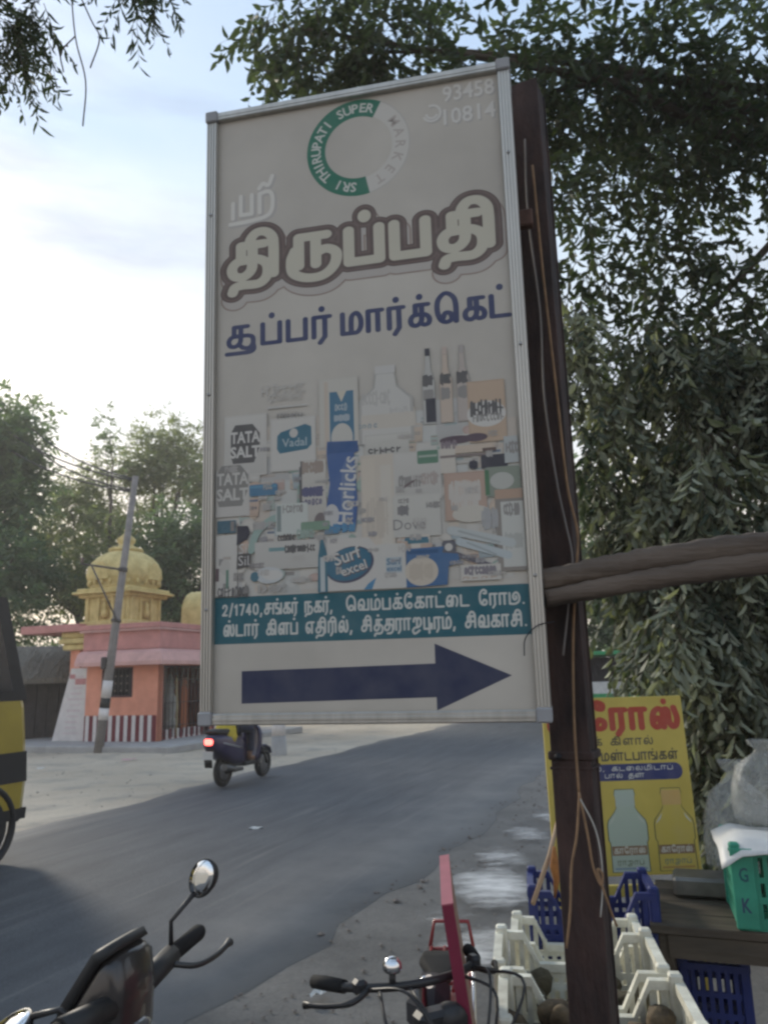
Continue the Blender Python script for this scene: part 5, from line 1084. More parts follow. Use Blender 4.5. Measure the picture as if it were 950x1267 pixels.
# window: frame, grille bars
wf = MB(); 
for z in (1.31, 2.03): wf.box((.05, 1.3, z), (.12, .98, .06))
for y in (.83, 1.77): wf.box((.05, y, 1.67), (.12, .06, .66))
w_ = wf.build('window', mat('dark_window_paint', (.05, .025, .03), .6), tp)
for k in range(7): MB().tube([(.05, .94 + k * .12, 1.34), (.05, .94 + k * .12, 2.0)], .012, 6).build('bar', mat('grille_steel', (.09, .08, .085), .5, .5), w_)
MB().box((.17, 1.3, 1.67), (.012, .93, .70)).build('shutter', M_DARK, w_)
for k in range(4):
    for j in range(3): MB().lathe([(.022, 0), (.022, .015)], 8, Matrix.Translation((.035, 1.0 + k * .19, 1.45 + j * .19)) @ Matrix.Rotation(R_(-90), 4, 'Y')).build('stud', mat('brass_stud', (.3, .25, .2), .5, .4), w_)
# door: frame, folding grille, garlands and a pale idol panel inside
df = MB(); df.box((.27, .09, 1.1), (.08, .14, 1.9)); df.box((2.45, .09, 1.1), (.08, .14, 1.9)); df.box((1.36, .09, 2.05), (2.26, .14, .06)); dr = df.build('door_frame', mat('dark_window_paint', (.05, .025, .03), .6), tp)
for k in range(13): MB().tube([(.36 + k * .165, .12, .2), (.36 + k * .165, .12, 2.02)], .013, 6).build('bar', mat('grille_steel', (.09, .08, .085), .5, .5), dr)
for k in range(3): MB().tube([(.32, .12, .5 + k * .6), (2.42, .12, .5 + k * .6)], .012, 6).build('crossbar', mat('grille_steel', (.09, .08, .085), .5, .5), dr)
idol = MB(); idol.lathe([(.16, .35), (.2, .5), (.15, .75), (.19, 1.0), (.22, 1.15), (.12, 1.32), (.11, 1.42), (.13, 1.5), (.10, 1.65), (.04, 1.85)], 14, Matrix.Translation((1.0, .34, 0))); idol.build('guardian_figure', mat('pale_stone', (.38, .37, .34), .8, 0, .3, 14, .4, 30), tp)
MB().box((1.72, .36, 1.0), (.32, .06, 1.5), None, .02).build('orange_panel', mat('orange_panel', (.42, .14, .06), .7), tp)
MB().tube([(.86, .0, .22), (.83, -.03, 1.0), (.84, .03, 1.75)], .022, 8).build('bamboo_pole', mat('bamboo', (.42, .34, .19), .7), tp)
ga = MB(); rg = random.Random(2)
for k in range(9):
    x = .36 + k * .25
    for j in range(rg.randint(5, 11)): ga.lathe([(.001, -.035), (.035, 0), (.001, .035)], 6, Matrix.Translation((x + rg.uniform(-.03, .03), .03 + rg.uniform(-.01, .01), 2.0 - j * .075)))
ga.build('garland_leaves', mat('dry_garland', (.20, .21, .17), .9, 0, .4, 20), tp)['kind'] = 'stuff'
# striped base: alternate painted battens in low relief
def stripes(n0, n1, place, h):
    k = 0; x = n0
    while x < n1 - .02:
        wd = .115 if k % 2 else .135; wd = min(wd, n1 - x)
        MB().box((x + wd / 2, -.008, z0 + h / 2), (wd, .012 + .004 * (k % 2), h), place).build('stripe', M_WHT if k % 2 else M_MRN, tp); x += wd; k += 1
stripes(.02, SW_, PL, .66); stripes(2.55, LX, None, .66); stripes(.22, 2.5, Matrix.Translation((0, .16, 0)), .26)
MB().box((1.36, .2, .28), (2.26, .06, .25)).build('door_sill', M_SAL, tp)
# sloping canopy round both faces
def canopy(a0, a1, place, mitre):
    sec = []
    for x, e in ((a0, 0), (a1, 1)):
        dx = lambda d: (-d if e == 0 and mitre else 0)
        sec.append([(x + dx(d), -d, z) for d, z in ((.0, 2.52), (.12, 2.51), (.26, 2.42), (.36, 2.20), (.36, 2.10), (.31, 2.10), (.24, 2.24), (.0, 2.34))])
    MB().loft(sec, False, M=place).build('canopy', M_PNK2, tp)
canopy(.0, LX + .2, None, True); canopy(.0, SW_ + .12, PL, True)
MB().box((LX / 2, LY * .30, 2.80), (LX + .12, LY * .60 + .12, .54)).build('parapet', M_PNK, tp)
MB().box((LX / 2 - .02, LY * .30 + .45, 3.14), (LX + .3, LY * .60 + 1.15, .14), None, .01).build('roof_slab', M_PNK, tp)
MB().box((LX / 2 - .03, LY * .30, 3.035), (LX + .26, LY * .6 + .26, .05), None, .01).build('cornice_band', M_PNK2, tp)
MB().box((1.1, 3.75, 3.19), (2.1, 2.1, .22), Matrix.Translation((0, 0, 0)), .01).build('porch_slab', M_PNK, tp)
# porch pillar with yellow capital, white inscription slab leaning before it
MB().box((.50, 2.74, 1.6), (.5, .78, 2.4)).build('pillar', M_SAL, tp)
m = MB(); m.box((.42, 2.82, 2.82), (.90, 1.02, .14), None, .02); m.box((.44, 2.80, 2.66), (.78, .92, .16), None, .03); m.box((.42, 2.82, 2.99), (.84, .96, .2), None, .05); m.build('capital', M_TY, tp)
m = MB(); m.prism([(2.345, z0), (3.50, z0), (2.96, 2.08), (2.345, 2.08)], .12, .22, plane='yz'); sl = m.build('inscription_slab', M_WHT, tp)
ip = MB(); rg = random.Random(9)
for j in range(11):
    z = .35 + j * .15; wmax = 3.42 - (z - z0) * .28 - 2.45
    ip.box((.1165, 2.42 + wmax * .5 + rg.uniform(-.03, .03), z), (.006, wmax * rg.uniform(.45, .85), rg.uniform(.02, .045)))
ip.build('inscription_lines', mat('faded_inscription', (.50, .38, .40), .8, 0, .3, 30, col2=(.60, .52, .52)), sl)
ip = MB(); ip.box((.116, 2.62, 1.72), (.007, .36, .16)); ip.box((.116, 2.9, 1.86), (.007, .18, .12)); ip.build('inscription_emblem', mat('pink_emblem', (.52, .24, .24), .8), sl)
# vimana: neck with niches, cornice, lobed dome, finial
vc = Vector((1.15, 2.12, 0)); VT = Matrix.Translation((vc.x, vc.y, 0)) @ Matrix.Diagonal((.86, .86, 1, 1))
vm = MB(); vm.box((0, 0, 3.72), (1.75, 1.75, 1.05), VT, .03); vm.box((0, 0, 3.28), (1.95, 1.95, .16), VT, .03)
for a in range(4):
    q = VT @ Matrix.Rotation(R_(90 * a), 4, 'Z')
    for x in (-.72, -.28, .28, .72): vm.box((x, -.90, 3.70), (.12, .08, .72), q, .02)
vn = vm.build('vimana_neck', M_TY, tp)
for a in range(4):
    q = VT @ Matrix.Rotation(R_(90 * a), 4, 'Z'); MB().box((0, -.885, 3.68), (.36, .03, .5), q, .005).build('niche', M_TYD, tp)
    MB().lathe([(.09, 3.45), (.11, 3.6), (.07, 3.72), (.08, 3.8), (.03, 3.9)], 10, q @ Matrix.Translation((0, -.93, 0))).build('niche_figure', M_TY, tp)
cn = MB(); cn.box((0, 0, 4.16), (2.35, 2.35, .07), VT, .02); cn.box((0, 0, 4.24), (2.15, 2.15, .10), VT, .03); cn.box((0, 0, 4.08), (2.05, 2.05, .10), VT, .03); cn.build('cornice', M_TY, tp)
dome = [(1.02, 4.27), (1.08, 4.36), (1.04, 4.44), (1.14, 4.52), (1.20, 4.66), (1.17, 4.86), (1.06, 5.05), (.88, 5.22), (.66, 5.34), (.50, 5.40)]
MB().lathe(dome, 64, VT, lobes=24, amp=.03).build('dome', M_TY, tp)
for k in range(24):
    a = 2 * math.pi * k / 24; MB().lathe([(.001, -.09), (.055, -.05), (.07, .02), (.04, .08), (.001, .10)], 8, VT @ Matrix.Translation((1.13 * math.cos(a), 1.13 * math.sin(a), 4.45))).build('petal', M_TY, tp)
MB().lathe([(.50, 5.38), (.58, 5.43), (.55, 5.50), (.34, 5.54), (.22, 5.62), (.30, 5.70), (.30, 5.80), (.16, 5.90), (.07, 5.98), (.09, 6.05), (.03, 6.15), (.01, 6.38)], 24, VT).build('finial', M_TY, tp)
for a in range(4):
    q = VT @ Matrix.Rotation(R_(90 * a), 4, 'Z'); MB().prism([(.26 * math.cos(t), 4.72 + .28 * math.sin(t)) for t in [math.pi * i / 12 for i in range(13)]] + [(-.3, 4.52), (.3, 4.52)], -1.20, -1.05, q).build('gable_arch', M_TY, tp)
# barrel gable on the parapet of the road face
gm = Matrix.Translation((2.35, -.05, 0))
arc = [(.62 * math.cos(t), 3.62 + .62 * math.sin(t)) for t in [math.pi * i / 16 for i in range(17)]]
MB().prism([(.62, 3.2)] + arc + [(-.62, 3.2)], -.25, .6, gm).build('entrance_gable', M_TY, tp)
MB().prism([(.42, 3.28)] + [(a * .68, 3.62 + (z - 3.62) * .68) for a, z in arc] + [(-.42, 3.28)], -.27, -.2, gm).build('gable_panel', M_TYD, tp)
MB().lathe([(.10, 4.2), (.14, 4.3), (.06, 4.42), (.02, 4.55)], 12, gm @ Matrix.Translation((0, .1, 0))).build('gable_finial', M_TY, tp)

# ================================================================ POLE, WIRES, BOLLARD, SHED, KIOSK
M_POLE = mat('grey_pole_concrete', (.25, .23, .22), .9, 0, .25, 5, .2, 30)
a, b_ = Vector((-7.09, 19.6, 0)), Vector((-6.40, 19.6, 7.6)); ax = (b_ - a).normalized()
up_ = empty('utility_pole', a); tag(up_, 'leaning grey utility pole with white and black painted bands', 'utility pole')
PP = lambda s_: tuple(ax * s_)
MB().tube([PP(-.3), PP(3), PP(6.95)], [.12, .10, .075], 10).build('shaft', M_POLE, up_)
for s0, s1, m_ in ((.78, 1.06, M_WHT), (1.065, 1.30, mat('band_black', (.03, .03, .03), .8)), (1.305, 1.72, M_WHT)):
    MB().tube([PP(s0), PP(s1)], [.1225, .120], 12).build('painted_band', m_, up_)
M_STEEL = mat('weathered_steel', (.10, .09, .09), .7, .4, .3, 10)
arm0, arm1 = Vector(PP(4.48)) + Vector((.13, -.08, -.02)), Vector(PP(4.52)) + Vector((-1.05, -.10, .14))
MB().tube([arm0, arm1], .03, 6).build('cross_arm', M_STEEL, up_); MB().tube([Vector(PP(3.2)) + Vector((.05, -.1, 0)), arm1 + Vector((.28, 0, -.06))], .022, 6).build('brace', M_STEEL, up_)
MB().lathe([(.03, 0), (.05, .04), (.03, .07), (.05, .1), (.02, .14)], 8, Matrix.Translation(arm1 + Vector((.03, 0, .02)))).build('insulator', mat('brown_insulator', (.12, .08, .07), .4), up_)
MB().box(tuple(Vector(PP(2.15)) + Vector((-.15, -.05, 0))), (.12, .12, .3), None, .02).build('switch_box', M_STEEL, up_)
MB().tube([PP(3.16), PP(3.24)], .125, 10).build('clamp', M_STEEL, up_); MB().tube([PP(4.44), PP(4.54)], .115, 10).build('clamp', M_STEEL, up_)
tu = empty('utility_pole', (-17.2, 33.0, 0)); tag(tu, 'slim utility pole among the far trees behind the thatched shed', 'utility pole'); MB().tube([(0, 0, -.2), (0, 0, 14.2)], [.14, .09], 10).build('shaft', M_POLE, tu); MB().box((0, 0, 13.75), (1.6, .08, .1)).build('cross_arm', M_STEEL, tu); MB().box((0, 0, 12.95), (1.6, .08, .1)).build('cross_arm', M_STEEL, tu)
for k, (dx, z, zz) in enumerate(((-.7, 13.85, 6.8), (.7, 13.85, 6.85), (-.7, 13.05, 6.5), (.7, 13.05, 6.55))):
    p0, p1 = Vector((-17.2 + dx, 33.0, z)), Vector((-6.47, 19.6, zz)); q = [p0.lerp(p1, t) - Vector((0, 0, .5 * 4 * t * (1 - t))) for t in [i / 14 for i in range(15)]]
    o = MB().tube(q, .028, 5).build('overhead_wire', mat('wire_black', (.03, .03, .03), .6)); tag(o, 'thin black overhead wire strung between the two utility poles', 'wire', 'overhead wires')
bo = empty('concrete_bollard', (-2.45, 17.7, 0)); tag(bo, 'short grey concrete bollard with whitened top beyond the road', 'bollard')
MB().lathe([(.19, -.1), (.18, .0), (.155, .42)], 14, None).build('shaft', M_CONC, bo); MB().lathe([(.156, .42), (.14, .68), (.12, .74), (.05, .76)], 14, None).build('white_cap', M_WHT, bo)
sh_ = empty('thatched_shed', M=Matrix.Translation((-10.35, 24.6, 0)) @ Matrix.Rotation(R_(14), 4, 'Z')); tag(sh_, 'dark shed under grey thatched roof left of the temple', 'shed')
MB().box((0, .1, 1.0), (3.6, 2.4, 2.0)).build('wall', mat('dark_shed_wall', (.055, .045, .045), .9, 0, .3, 4), sh_)
for k in range(12): MB().box((-1.7 + k * .31, -1.13, 1.0), (.285, .05, 1.95), None, .006).build('plank', mat('dark_shed_plank', (.05, .042, .042), .9, 0, .4, 6), sh_)
rf = MB(); 
rf.loft([[(-2.1, -1.75, 1.85), (-2.1, 0, 2.85), (-2.1, 1.75, 1.85), (-2.1, 1.75, 1.7), (-2.1, 0, 2.7), (-2.1, -1.75, 1.7)], [(2.1, -1.75, 1.85), (2.1, 0, 2.85), (2.1, 1.75, 1.85), (2.1, 1.75, 1.7), (2.1, 0, 2.7), (2.1, -1.75, 1.7)]], False); ro = rf.build('roof', mat('old_thatch', (.20, .18, .15), .95, 0, .4, 8, .6, 30, stretch=(6, 1, 1)), sh_)
fr_ = MB(); rg = random.Random(6)
for k in range(420):
    x = rg.uniform(-2.1, 2.1); t = rg.uniform(0, 1); y = -1.75 * t; z = 2.86 - t * 1.0; L_ = rg.uniform(.25, .5); fr_.tube([(x, y, z), (x + rg.uniform(-.05, .05), y - L_ * .87, z - L_ * .5 + rg.uniform(-.01, .03))], .011, 3, False, False)
o = fr_.build('thatch_straw', mat('thatch_straw', (.24, .21, .17), .95, 0, .4, 8), ro); o['kind'] = 'stuff'
ki = empty('roadside_kiosk', M=Matrix.Translation((6.1, 21.0, 0)) @ Matrix.Rotation(RY, 4, 'Z')); tag(ki, 'small roadside kiosk with green, white and red bands under the trees', 'kiosk')
MB().box((0, 0, .6), (2.4, 1.8, 1.2)).build('wall', mat('kiosk_white', (.62, .62, .60), .7), ki); MB().box((0, 0, .95), (2.42, 1.82, .22)).build('green_band', mat('kiosk_green', (.05, .30, .12), .6), ki); MB().box((0, 0, 1.27), (2.42, 1.82, .16)).build('white_band', mat('kiosk_white', (.62, .62, .60), .7), ki)
MB().box((0, 0, 1.65), (2.3, 1.7, .6)).build('dark_counter', M_DARK, ki); MB().box((0, 0, 2.05), (2.9, 2.3, .1), None, .02).build('roof', mat('kiosk_green', (.05, .30, .12), .6), ki)
MB().box((0, 0, .45), (2.43, 1.83, .14)).build('red_band', mat('kiosk_red', (.35, .05, .04), .6), ki)

# ================================================================ WHITE PATCHES, PEBBLES, LITTER
def white_patch_mat():
    m = bpy.data.materials.new('patchy_white'); m.use_nodes = True; n, l = m.node_tree.nodes, m.node_tree.links; b = n['Principled BSDF']; b.inputs['Base Color'].default_value = (.72, .71, .69, 1); b.inputs['Roughness'].default_value = .95
    t = n.new('ShaderNodeTexCoord'); at = n.new('ShaderNodeAttribute'); at.attribute_name = 'tone'
    z = n.new('ShaderNodeTexNoise'); z.inputs['Scale'].default_value = 4.5; z.inputs['Detail'].default_value = 7; z.inputs['Roughness'].default_value = .65; mp_ = n.new('ShaderNodeMapping'); mp_.inputs['Rotation'].default_value = (0, 0, .35); mp_.inputs['Scale'].default_value = (1., 2.2, 1); l.new(t.outputs['Object'], mp_.inputs[0]); l.new(mp_.outputs[0], z.inputs['Vector'])
    ad = n.new('ShaderNodeMath'); ad.operation = 'ADD'; l.new(z.outputs['Fac'], ad.inputs[0]); l.new(at.outputs['Fac'], ad.inputs[1])
    mr = n.new('ShaderNodeMapRange'); mr.inputs['From Min'].default_value = .84; mr.inputs['From Max'].default_value = 1.45; l.new(ad.outputs[0], mr.inputs['Value'])
    tr = n.new('ShaderNodeBsdfTransparent'); s_ = n.new('ShaderNodeMixShader'); l.new(mr.outputs[0], s_.inputs['Fac']); l.new(tr.outputs[0], s_.inputs[1]); l.new(b.outputs[0], s_.inputs[2]); l.new(s_.outputs[0], n['Material Output'].inputs['Surface'])
    return m
def white_patches(blobs):  # thin white sheet over the shoulder, broken into patches by noise
    xs = np.arange(-.2, 2.6, .05); ys = np.arange(4.0, 10.2, .06); v, f, t = [], [], []
    for y in ys:
        for x in xs:
            k = max(max(0, 1 - ((x - a) / p) ** 2 - ((y - b2) / q) ** 2) * w for a, b2, p, q, w in blobs); v.append((x, y, .034 + .012 * k)); t.append(k * .75)
    nx = len(xs); f = []
    for j in range(len(ys) - 1):
        for i in range(nx - 1):
            q = (j * nx + i, j * nx + i + 1, (j + 1) * nx + i + 1, (j + 1) * nx + i)
            if max(t[k] for k in q) > .05: f.append(q)
    o = MB().add(v, f, True).build('white_ground_patches', white_patch_mat()); at = o.data.attributes.new('tone', 'FLOAT', 'POINT'); at.data.foreach_set('value', t)
    tag(o, 'white patches on the dirt shoulder behind the crates', 'powder', kind='stuff')
white_patches([(.45, 4.95, .3, .5, .9), (.75, 6.35, .45, .8, 1.1), (.62, 5.1, .36, .5, .8), (.95, 7.3, .35, .6, .75), (1.35, 8.3, .35, .6, .75), (1.75, 9.2, .3, .6, .7), (.35, 5.6, .3, .5, .5), (1.1, 6.0, .3, .5, .6), (.5, 4.6, .3, .3, .6)])
rg = random.Random(12)
def pebbles(name, n, region, smin, smax, m_, label):
    ico = [(0, 0, 1), (.9, 0, .3), (.28, .85, .3), (-.72, .53, .3), (-.72, -.53, .3), (.28, -.85, .3), (0, 0, -.5)]; fc = [(0, 1, 2), (0, 2, 3), (0, 3, 4), (0, 4, 5), (0, 5, 1), (6, 2, 1), (6, 3, 2), (6, 4, 3), (6, 5, 4), (6, 1, 5)]
    b = MB()
    for k in range(n):
        p = region(); s_ = rg.uniform(smin, smax) * (1 if rg.random() < .9 else 2); b.add([(x * s_ * rg.uniform(.7, 1.3), y * s_ * rg.uniform(.7, 1.3), z * s_ * .6) for x, y, z in ico], fc, False, Matrix.Translation(p) @ Matrix.Rotation(rg.uniform(0, 6), 4, 'Z'))
    o = b.build(name, m_, recalc=False); tag(o, label, 'stones', kind='stuff')
pebbles('gravel', 700, lambda: rd(rg.uniform(-16, -7.3), rg.uniform(2, 26), .0), .008, .024, mat('grey_stone', (.34, .31, .27), .9, 0, .3, 3), 'loose gravel scattered on the dirt before the temple')
pebbles('gravel', 550, lambda: rd(-2.35 + abs(rg.gauss(0, .9)), rg.uniform(2.5, 16), .006), .006, .02, mat('brown_stone', (.20, .17, .15), .9, 0, .3, 3), 'loose gravel along the shoulder beside the stall')
for k, (x, y, rz, w, h, lb) in enumerate(((-.41, 4.41, .9, .14, .045, 'white paper strip lying on the dirt before the bicycle'), (-1.5, 9.0, .2, .16, .1, 'small pale paper scrap lying on the asphalt'), (-5.6, 17.3, .5, .3, .2, 'crumpled pink packet on the dirt by the utility pole'), (-6.9, 16.0, 1., .15, .1, 'scrap of paper on the dirt before the temple'))):
    v, f = [], []
    for j in range(4):
        for i in range(5): v.append(((i / 4 - .5) * w, (j / 3 - .5) * h, .012 * math.sin(i * 1.9 + j * 1.3 + k) + .014))
    for j in range(3):
        for i in range(4): f.append((j * 5 + i, j * 5 + i + 1, (j + 1) * 5 + i + 1, (j + 1) * 5 + i))
    o = MB().add(v, f, False).build('paper_scrap', mat('litter_pink' if k == 2 else 'litter_white', (.55, .3, .32) if k == 2 else (.6, .6, .58), .7)); o.location = (x, y, .03); o.rotation_euler = (0, 0, rz); tag(o, lb, 'litter')
# ================================================================ TREES
def leaf_mesh(name, clumps, n_twigs, per, llen, lwid, droop, material, parent, seed, tlen=.4, kind='stuff', shell=.45, tone_bias=0., tstd=.1):
    """real leaves on twigs: each twig carries `per` folded leaves; clumps = (x,y,z,rx,ry,rz,weight)"""
    rg = np.random.default_rng(seed); C_ = np.array(clumps, float); w = C_[:, 6] / C_[:, 6].sum()
    ci = rg.choice(len(C_), n_twigs, p=w); d = rg.normal(size=(n_twigs, 3)); d /= np.linalg.norm(d, axis=1)[:, None]
    rad = rg.random(n_twigs) ** shell; p0 = C_[ci, :3] + d * rad[:, None] * C_[ci, 3:6]
    td = d * .7 + rg.normal(size=(n_twigs, 3)) * .5; td[:, 2] -= droop; td /= np.linalg.norm(td, axis=1)[:, None]
    tl = tlen * rg.uniform(.6, 1.3, n_twigs); ctone = rg.uniform(-.18, .18, len(C_))[ci] + rg.normal(size=n_twigs) * tstd
    k = np.tile(np.arange(per), n_twigs); T = np.repeat(np.arange(n_twigs), per); N = len(T)
    s_ = (k + .6) / per; base = p0[T] + td[T] * (s_ * tl[T])[:, None]; base[:, 2] -= droop * .35 * tl[T] * s_ ** 2
    side = np.cross(td[T], rg.normal(size=(N, 3)) * .35 + np.array([0, 0, 1.])); side /= np.linalg.norm(side, axis=1)[:, None] + 1e-9
    side *= np.where(k % 2 == 0, 1, -1)[:, None]
    ld = td[T] * .55 + side * .8 + rg.normal(size=(N, 3)) * .22; ld[:, 2] -= droop * .5; ld /= np.linalg.norm(ld, axis=1)[:, None]
    nn = np.cross(ld, rg.normal(size=(N, 3)) * .5 + np.cross(ld, [0, 0, 1.]) * 1.2); nn /= np.linalg.norm(nn, axis=1)[:, None] + 1e-9
    sd = np.cross(ld, nn); L = llen * (rg.uniform(.55, 1.35, N) * rg.uniform(.75, 1.2, n_twigs)[T])[:, None]; W = lwid * rg.uniform(.7, 1.2, N)[:, None]
    v = np.empty((N, 6, 3)); v[:, 0] = base; v[:, 3] = base + ld * L - nn * L * .12
    for q, t, ww in ((1, .33, .95), (2, .7, .7)):
        mid = base + ld * L * t; v[:, q] = mid + sd * W * ww * .5 + nn * W * .14; v[:, 6 - q] = mid - sd * W * ww * .5 + nn * W * .14
    me = bpy.data.meshes.new(name); me.vertices.add(N * 6); me.vertices.foreach_set('co', v.reshape(-1).astype(np.float32))
    fi = (np.arange(N)[:, None] * 6 + np.array([0, 1, 2, 3, 0, 3, 4, 5])).reshape(-1)
    me.loops.add(N * 8); me.loops.foreach_set('vertex_index', fi.astype(np.int32)); me.polygons.add(N * 2)
    me.polygons.foreach_set('loop_start', (np.arange(N * 2) * 4).astype(np.int32)); me.update(calc_edges=True)
    a = me.attributes.new('tone', 'FLOAT', 'FACE'); tone = np.clip(.42 + tone_bias + ctone[T] + rg.normal(size=N) * .16, 0, 1); a.data.foreach_set('value', np.repeat(tone, 2).astype(np.float32))
    me.materials.append(material); o = bpy.data.objects.new(name, me); COL.objects.link(o); o.parent = parent
    if kind: o['kind'] = kind
    return p0, td, tl
def twig_mesh(p0, td, tl, r, material, parent, droop, step=1):
    b = MB()
    for i in range(0, len(p0), step):
        q = [p0[i] - td[i] * .12 * tl[i], p0[i] + td[i] * tl[i] * .55 - np.array([0, 0, droop * .1 * tl[i]]), p0[i] + td[i] * tl[i] * 1.0 - np.array([0, 0, droop * .33 * tl[i]])]; b.tube([tuple(x) for x in q], [r, r * .7, r * .35], 3, False)
    o = b.build('twigs', material, parent, recalc=False); o['kind'] = 'stuff'
M_TRUNK = mat('tree_bark', (.11, .085, .065), .95, 0, .4, 7, .7, 18, col2=(.05, .04, .03), stretch=(1, 1, .25))
def limb(b, p, q, r0, r1, sag=.0, seed=0, n=7):
    r = random.Random(seed); p, q = Vector(p), Vector(q); pts = []
    L = (q - p).length
    for i in range(n):
        t = i / (n - 1); o = p.lerp(q, t) + Vector((r.uniform(-1, 1), r.uniform(-1, 1), r.uniform(-1, 1))) * L * .025 * math.sin(math.pi * t); o.z += sag * math.sin(math.pi * t); pts.append(o)
    b.tube(pts, [r0 + (r1 - r0) * i / (n - 1) for i in range(n)], 9)
def tree(name, label, base, crown, clumps, n_tw, per, llen, lwid, droop, lm, seed, trunk_r=.2, tlen=.6, group=None, twr=0., fork=.55, shell=.45, bias=0., nlimb=12, tstd=.1):
    e = empty(name, base); tag(e, label, 'tree', group); B0 = Vector(base); f = (Vector(crown) - B0) * fork; b = MB()
    limb(b, (0, 0, -.2), f, trunk_r, trunk_r * .65, 0, seed)
    for i, c in enumerate(sorted(clumps, key=lambda c: -c[6])[:nlimb]):
        limb(b, f * random.Random(seed + i).uniform(.8, 1.), Vector(c[:3]) - B0, trunk_r * .42, trunk_r * .08, .2, seed + i)
    b.build('trunk', M_TRUNK, e)
    cl = [(c[0] - base[0], c[1] - base[1], c[2] - base[2], *c[3:]) for c in clumps]
    r = leaf_mesh('crown', cl, n_tw, per, llen, lwid, droop, lm, e, seed, tlen, shell=shell, tone_bias=bias, tstd=tstd)
    if twr: twig_mesh(*r, twr, M_TRUNK, e, droop)
    return e
LM_N = leaf_mat('dusty_green_leaf', (.03, .048, .03), (.42, .44, .34), .3)
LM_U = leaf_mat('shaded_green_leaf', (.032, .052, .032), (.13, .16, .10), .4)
LM_K = leaf_mat('neem_leaf', (.015, .030, .014), (.060, .085, .035), .35)
LM_F1 = leaf_mat('far_blue_green_leaf', (.085, .135, .09), (.24, .31, .21), .6)  # both far leaf tones paled: hazy veil put into the colour
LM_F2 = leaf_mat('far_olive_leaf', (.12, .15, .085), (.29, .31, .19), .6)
# big roadside tree behind the stall: hanging lower mass, open middle, dense top
low = [(1.45, 4.75, 2.95, .45, .5, .55, 1.), (1.95, 4.7, 2.55, .5, .5, .6, 1.1), (2.45, 4.6, 2.9, .5, .5, .7, 1.1), (1.35, 4.9, 2.1, .35, .45, .5, .9), (1.75, 4.85, 1.9, .45, .45, .5, 1.), (2.2, 4.75, 1.8, .5, .5, .6, 1.1), (2.7, 4.6, 2.0, .5, .5, .8, 1.), (1.6, 5.3, 1.5, .5, .5, .5, .8), (2.3, 5.2, 1.3, .6, .5, .5, .9), (1.25, 5.2, 3.4, .3, .4, .4, .55), (1.9, 5.4, 3.3, .6, .6, .5, 1.0), (2.7, 5.2, 3.5, .6, .6, .6, 1.0), (2.9, 5.6, 2.5, .8, .8, 1., 1.)]
up = [(1.0, 5.6, 6.3, .7, .8, .5, 1.1), (1.9, 5.8, 6.5, .9, .9, .6, 1.4), (2.9, 5.6, 6.5, .9, .9, .6, 1.4), (.1, 5.4, 6.6, .6, .7, .4, .8), (-.55, 5.3, 6.75, .45, .5, .4, .55), (1.75, 5.7, 5.45, .5, .5, .25, .22), (2.45, 5.6, 5.6, .45, .5, .3, .4), (3.1, 5.4, 5.7, .5, .6, .3, .4), (1.65, 5.6, 4.7, .3, .3, .2, .16), (2.35, 5.6, 4.75, .35, .4, .5, .45), (3.1, 5.4, 4.5, .4, .5, .25, .3), (2.2, 5.6, 4.05, .55, .5, .3, .5), (2.95, 5.4, 3.95, .6, .6, .3, .5), (3.5, 5.2, 5.2, .5, .6, .5, .3), (1.2, 5.7, 5.6, .25, .3, .15, .12)]
over = [(1.2, 3.4, 6.3, 1.0, .9, .4, 0.45), (2.4, 3.2, 6.0, .9, 1., .5, 0.45), (.2, 2.0, 6.2, 1., 1., .4, 0.40), (1.8, 1.2, 5.8, 1.2, 1., .5, 0.40), (3.2, 2.4, 4.8, .8, 1., .7, 0.35), (0, .2, 5.8, 1.2, 1., .4, 0.35), (2.6, -.4, 5.2, 1.2, 1., .6, 0.35)]  # unseen crown clumps above the camera, added to shade the scene
tree('roadside_tree', 'tall dark green tree spreading over the sign and the stall', (5.2, 5.9, 0), (4.6, 5.6, 6.3), up + over, 2250, 9, .105, .05, .75, LM_U, 21, .16, .42, twr=.0035, shell=.55, bias=.0, nlimb=6, fork=.97)
rl = random.Random(17); low2 = []
for k in range(92):
    z = rl.uniform(.75, 4.0); x = rl.uniform(1.95 if z < 1.4 else 1.62 if z < 2.3 else 1.3 if z < 3.1 else 1.12, 3.4); y = rl.uniform(4.45, 5.9) + max(0, z - 3.0) * .4
    low2.append((x, y, z, rl.uniform(.12, .3), rl.uniform(.15, .3), rl.uniform(.12, .26), rl.uniform(.4, 1.2)))
tree('dusty_tree', 'low dusty grey-green tree with drooping leaves behind the stall', (2.6, 5.6, 0), (2.3, 5.2, 2.8), low2, 3500, 11, .10, .040, 1.4, LM_N, 22, .10, .32, twr=.003, shell=.6, bias=.0, tstd=.26, nlimb=8)
# neem tree whose outer twigs hang into view at the top left (trunk stands beside the camera's left)
nl = [(-1.90, 3.45, 5.0, .12, .2, .16, .55), (-1.80, 3.5, 5.18, .10, .15, .10, .3), (-2.1, 3.4, 5.2, .2, .3, .25, .6), (-1.32, 3.5, 5.32, .08, .10, .05, .12), (-1.14, 3.5, 5.32, .07, .10, .05, .2), (-2.02, 3.4, 4.45, .04, .08, .05, .06), (-2.5, 3.0, 5.5, .6, .7, .5, 1.6), (-3.2, 2.4, 5.6, .8, .8, .6, 1.6), (-2.2, 2.2, 6.1, .8, .8, .4, 1.3), (-3.8, 3.4, 5.8, .8, .8, .7, 1.3)]
ne = tree('neem_tree', 'neem tree reaching feathery twigs over the road from the left', (-3.6, 1.6, 0), (-3.0, 2.4, 5.4), nl, 480, 15, .062, .017, .9, LM_K, 33, .2, .26, twr=.0024, nlimb=4)
tw = MB()
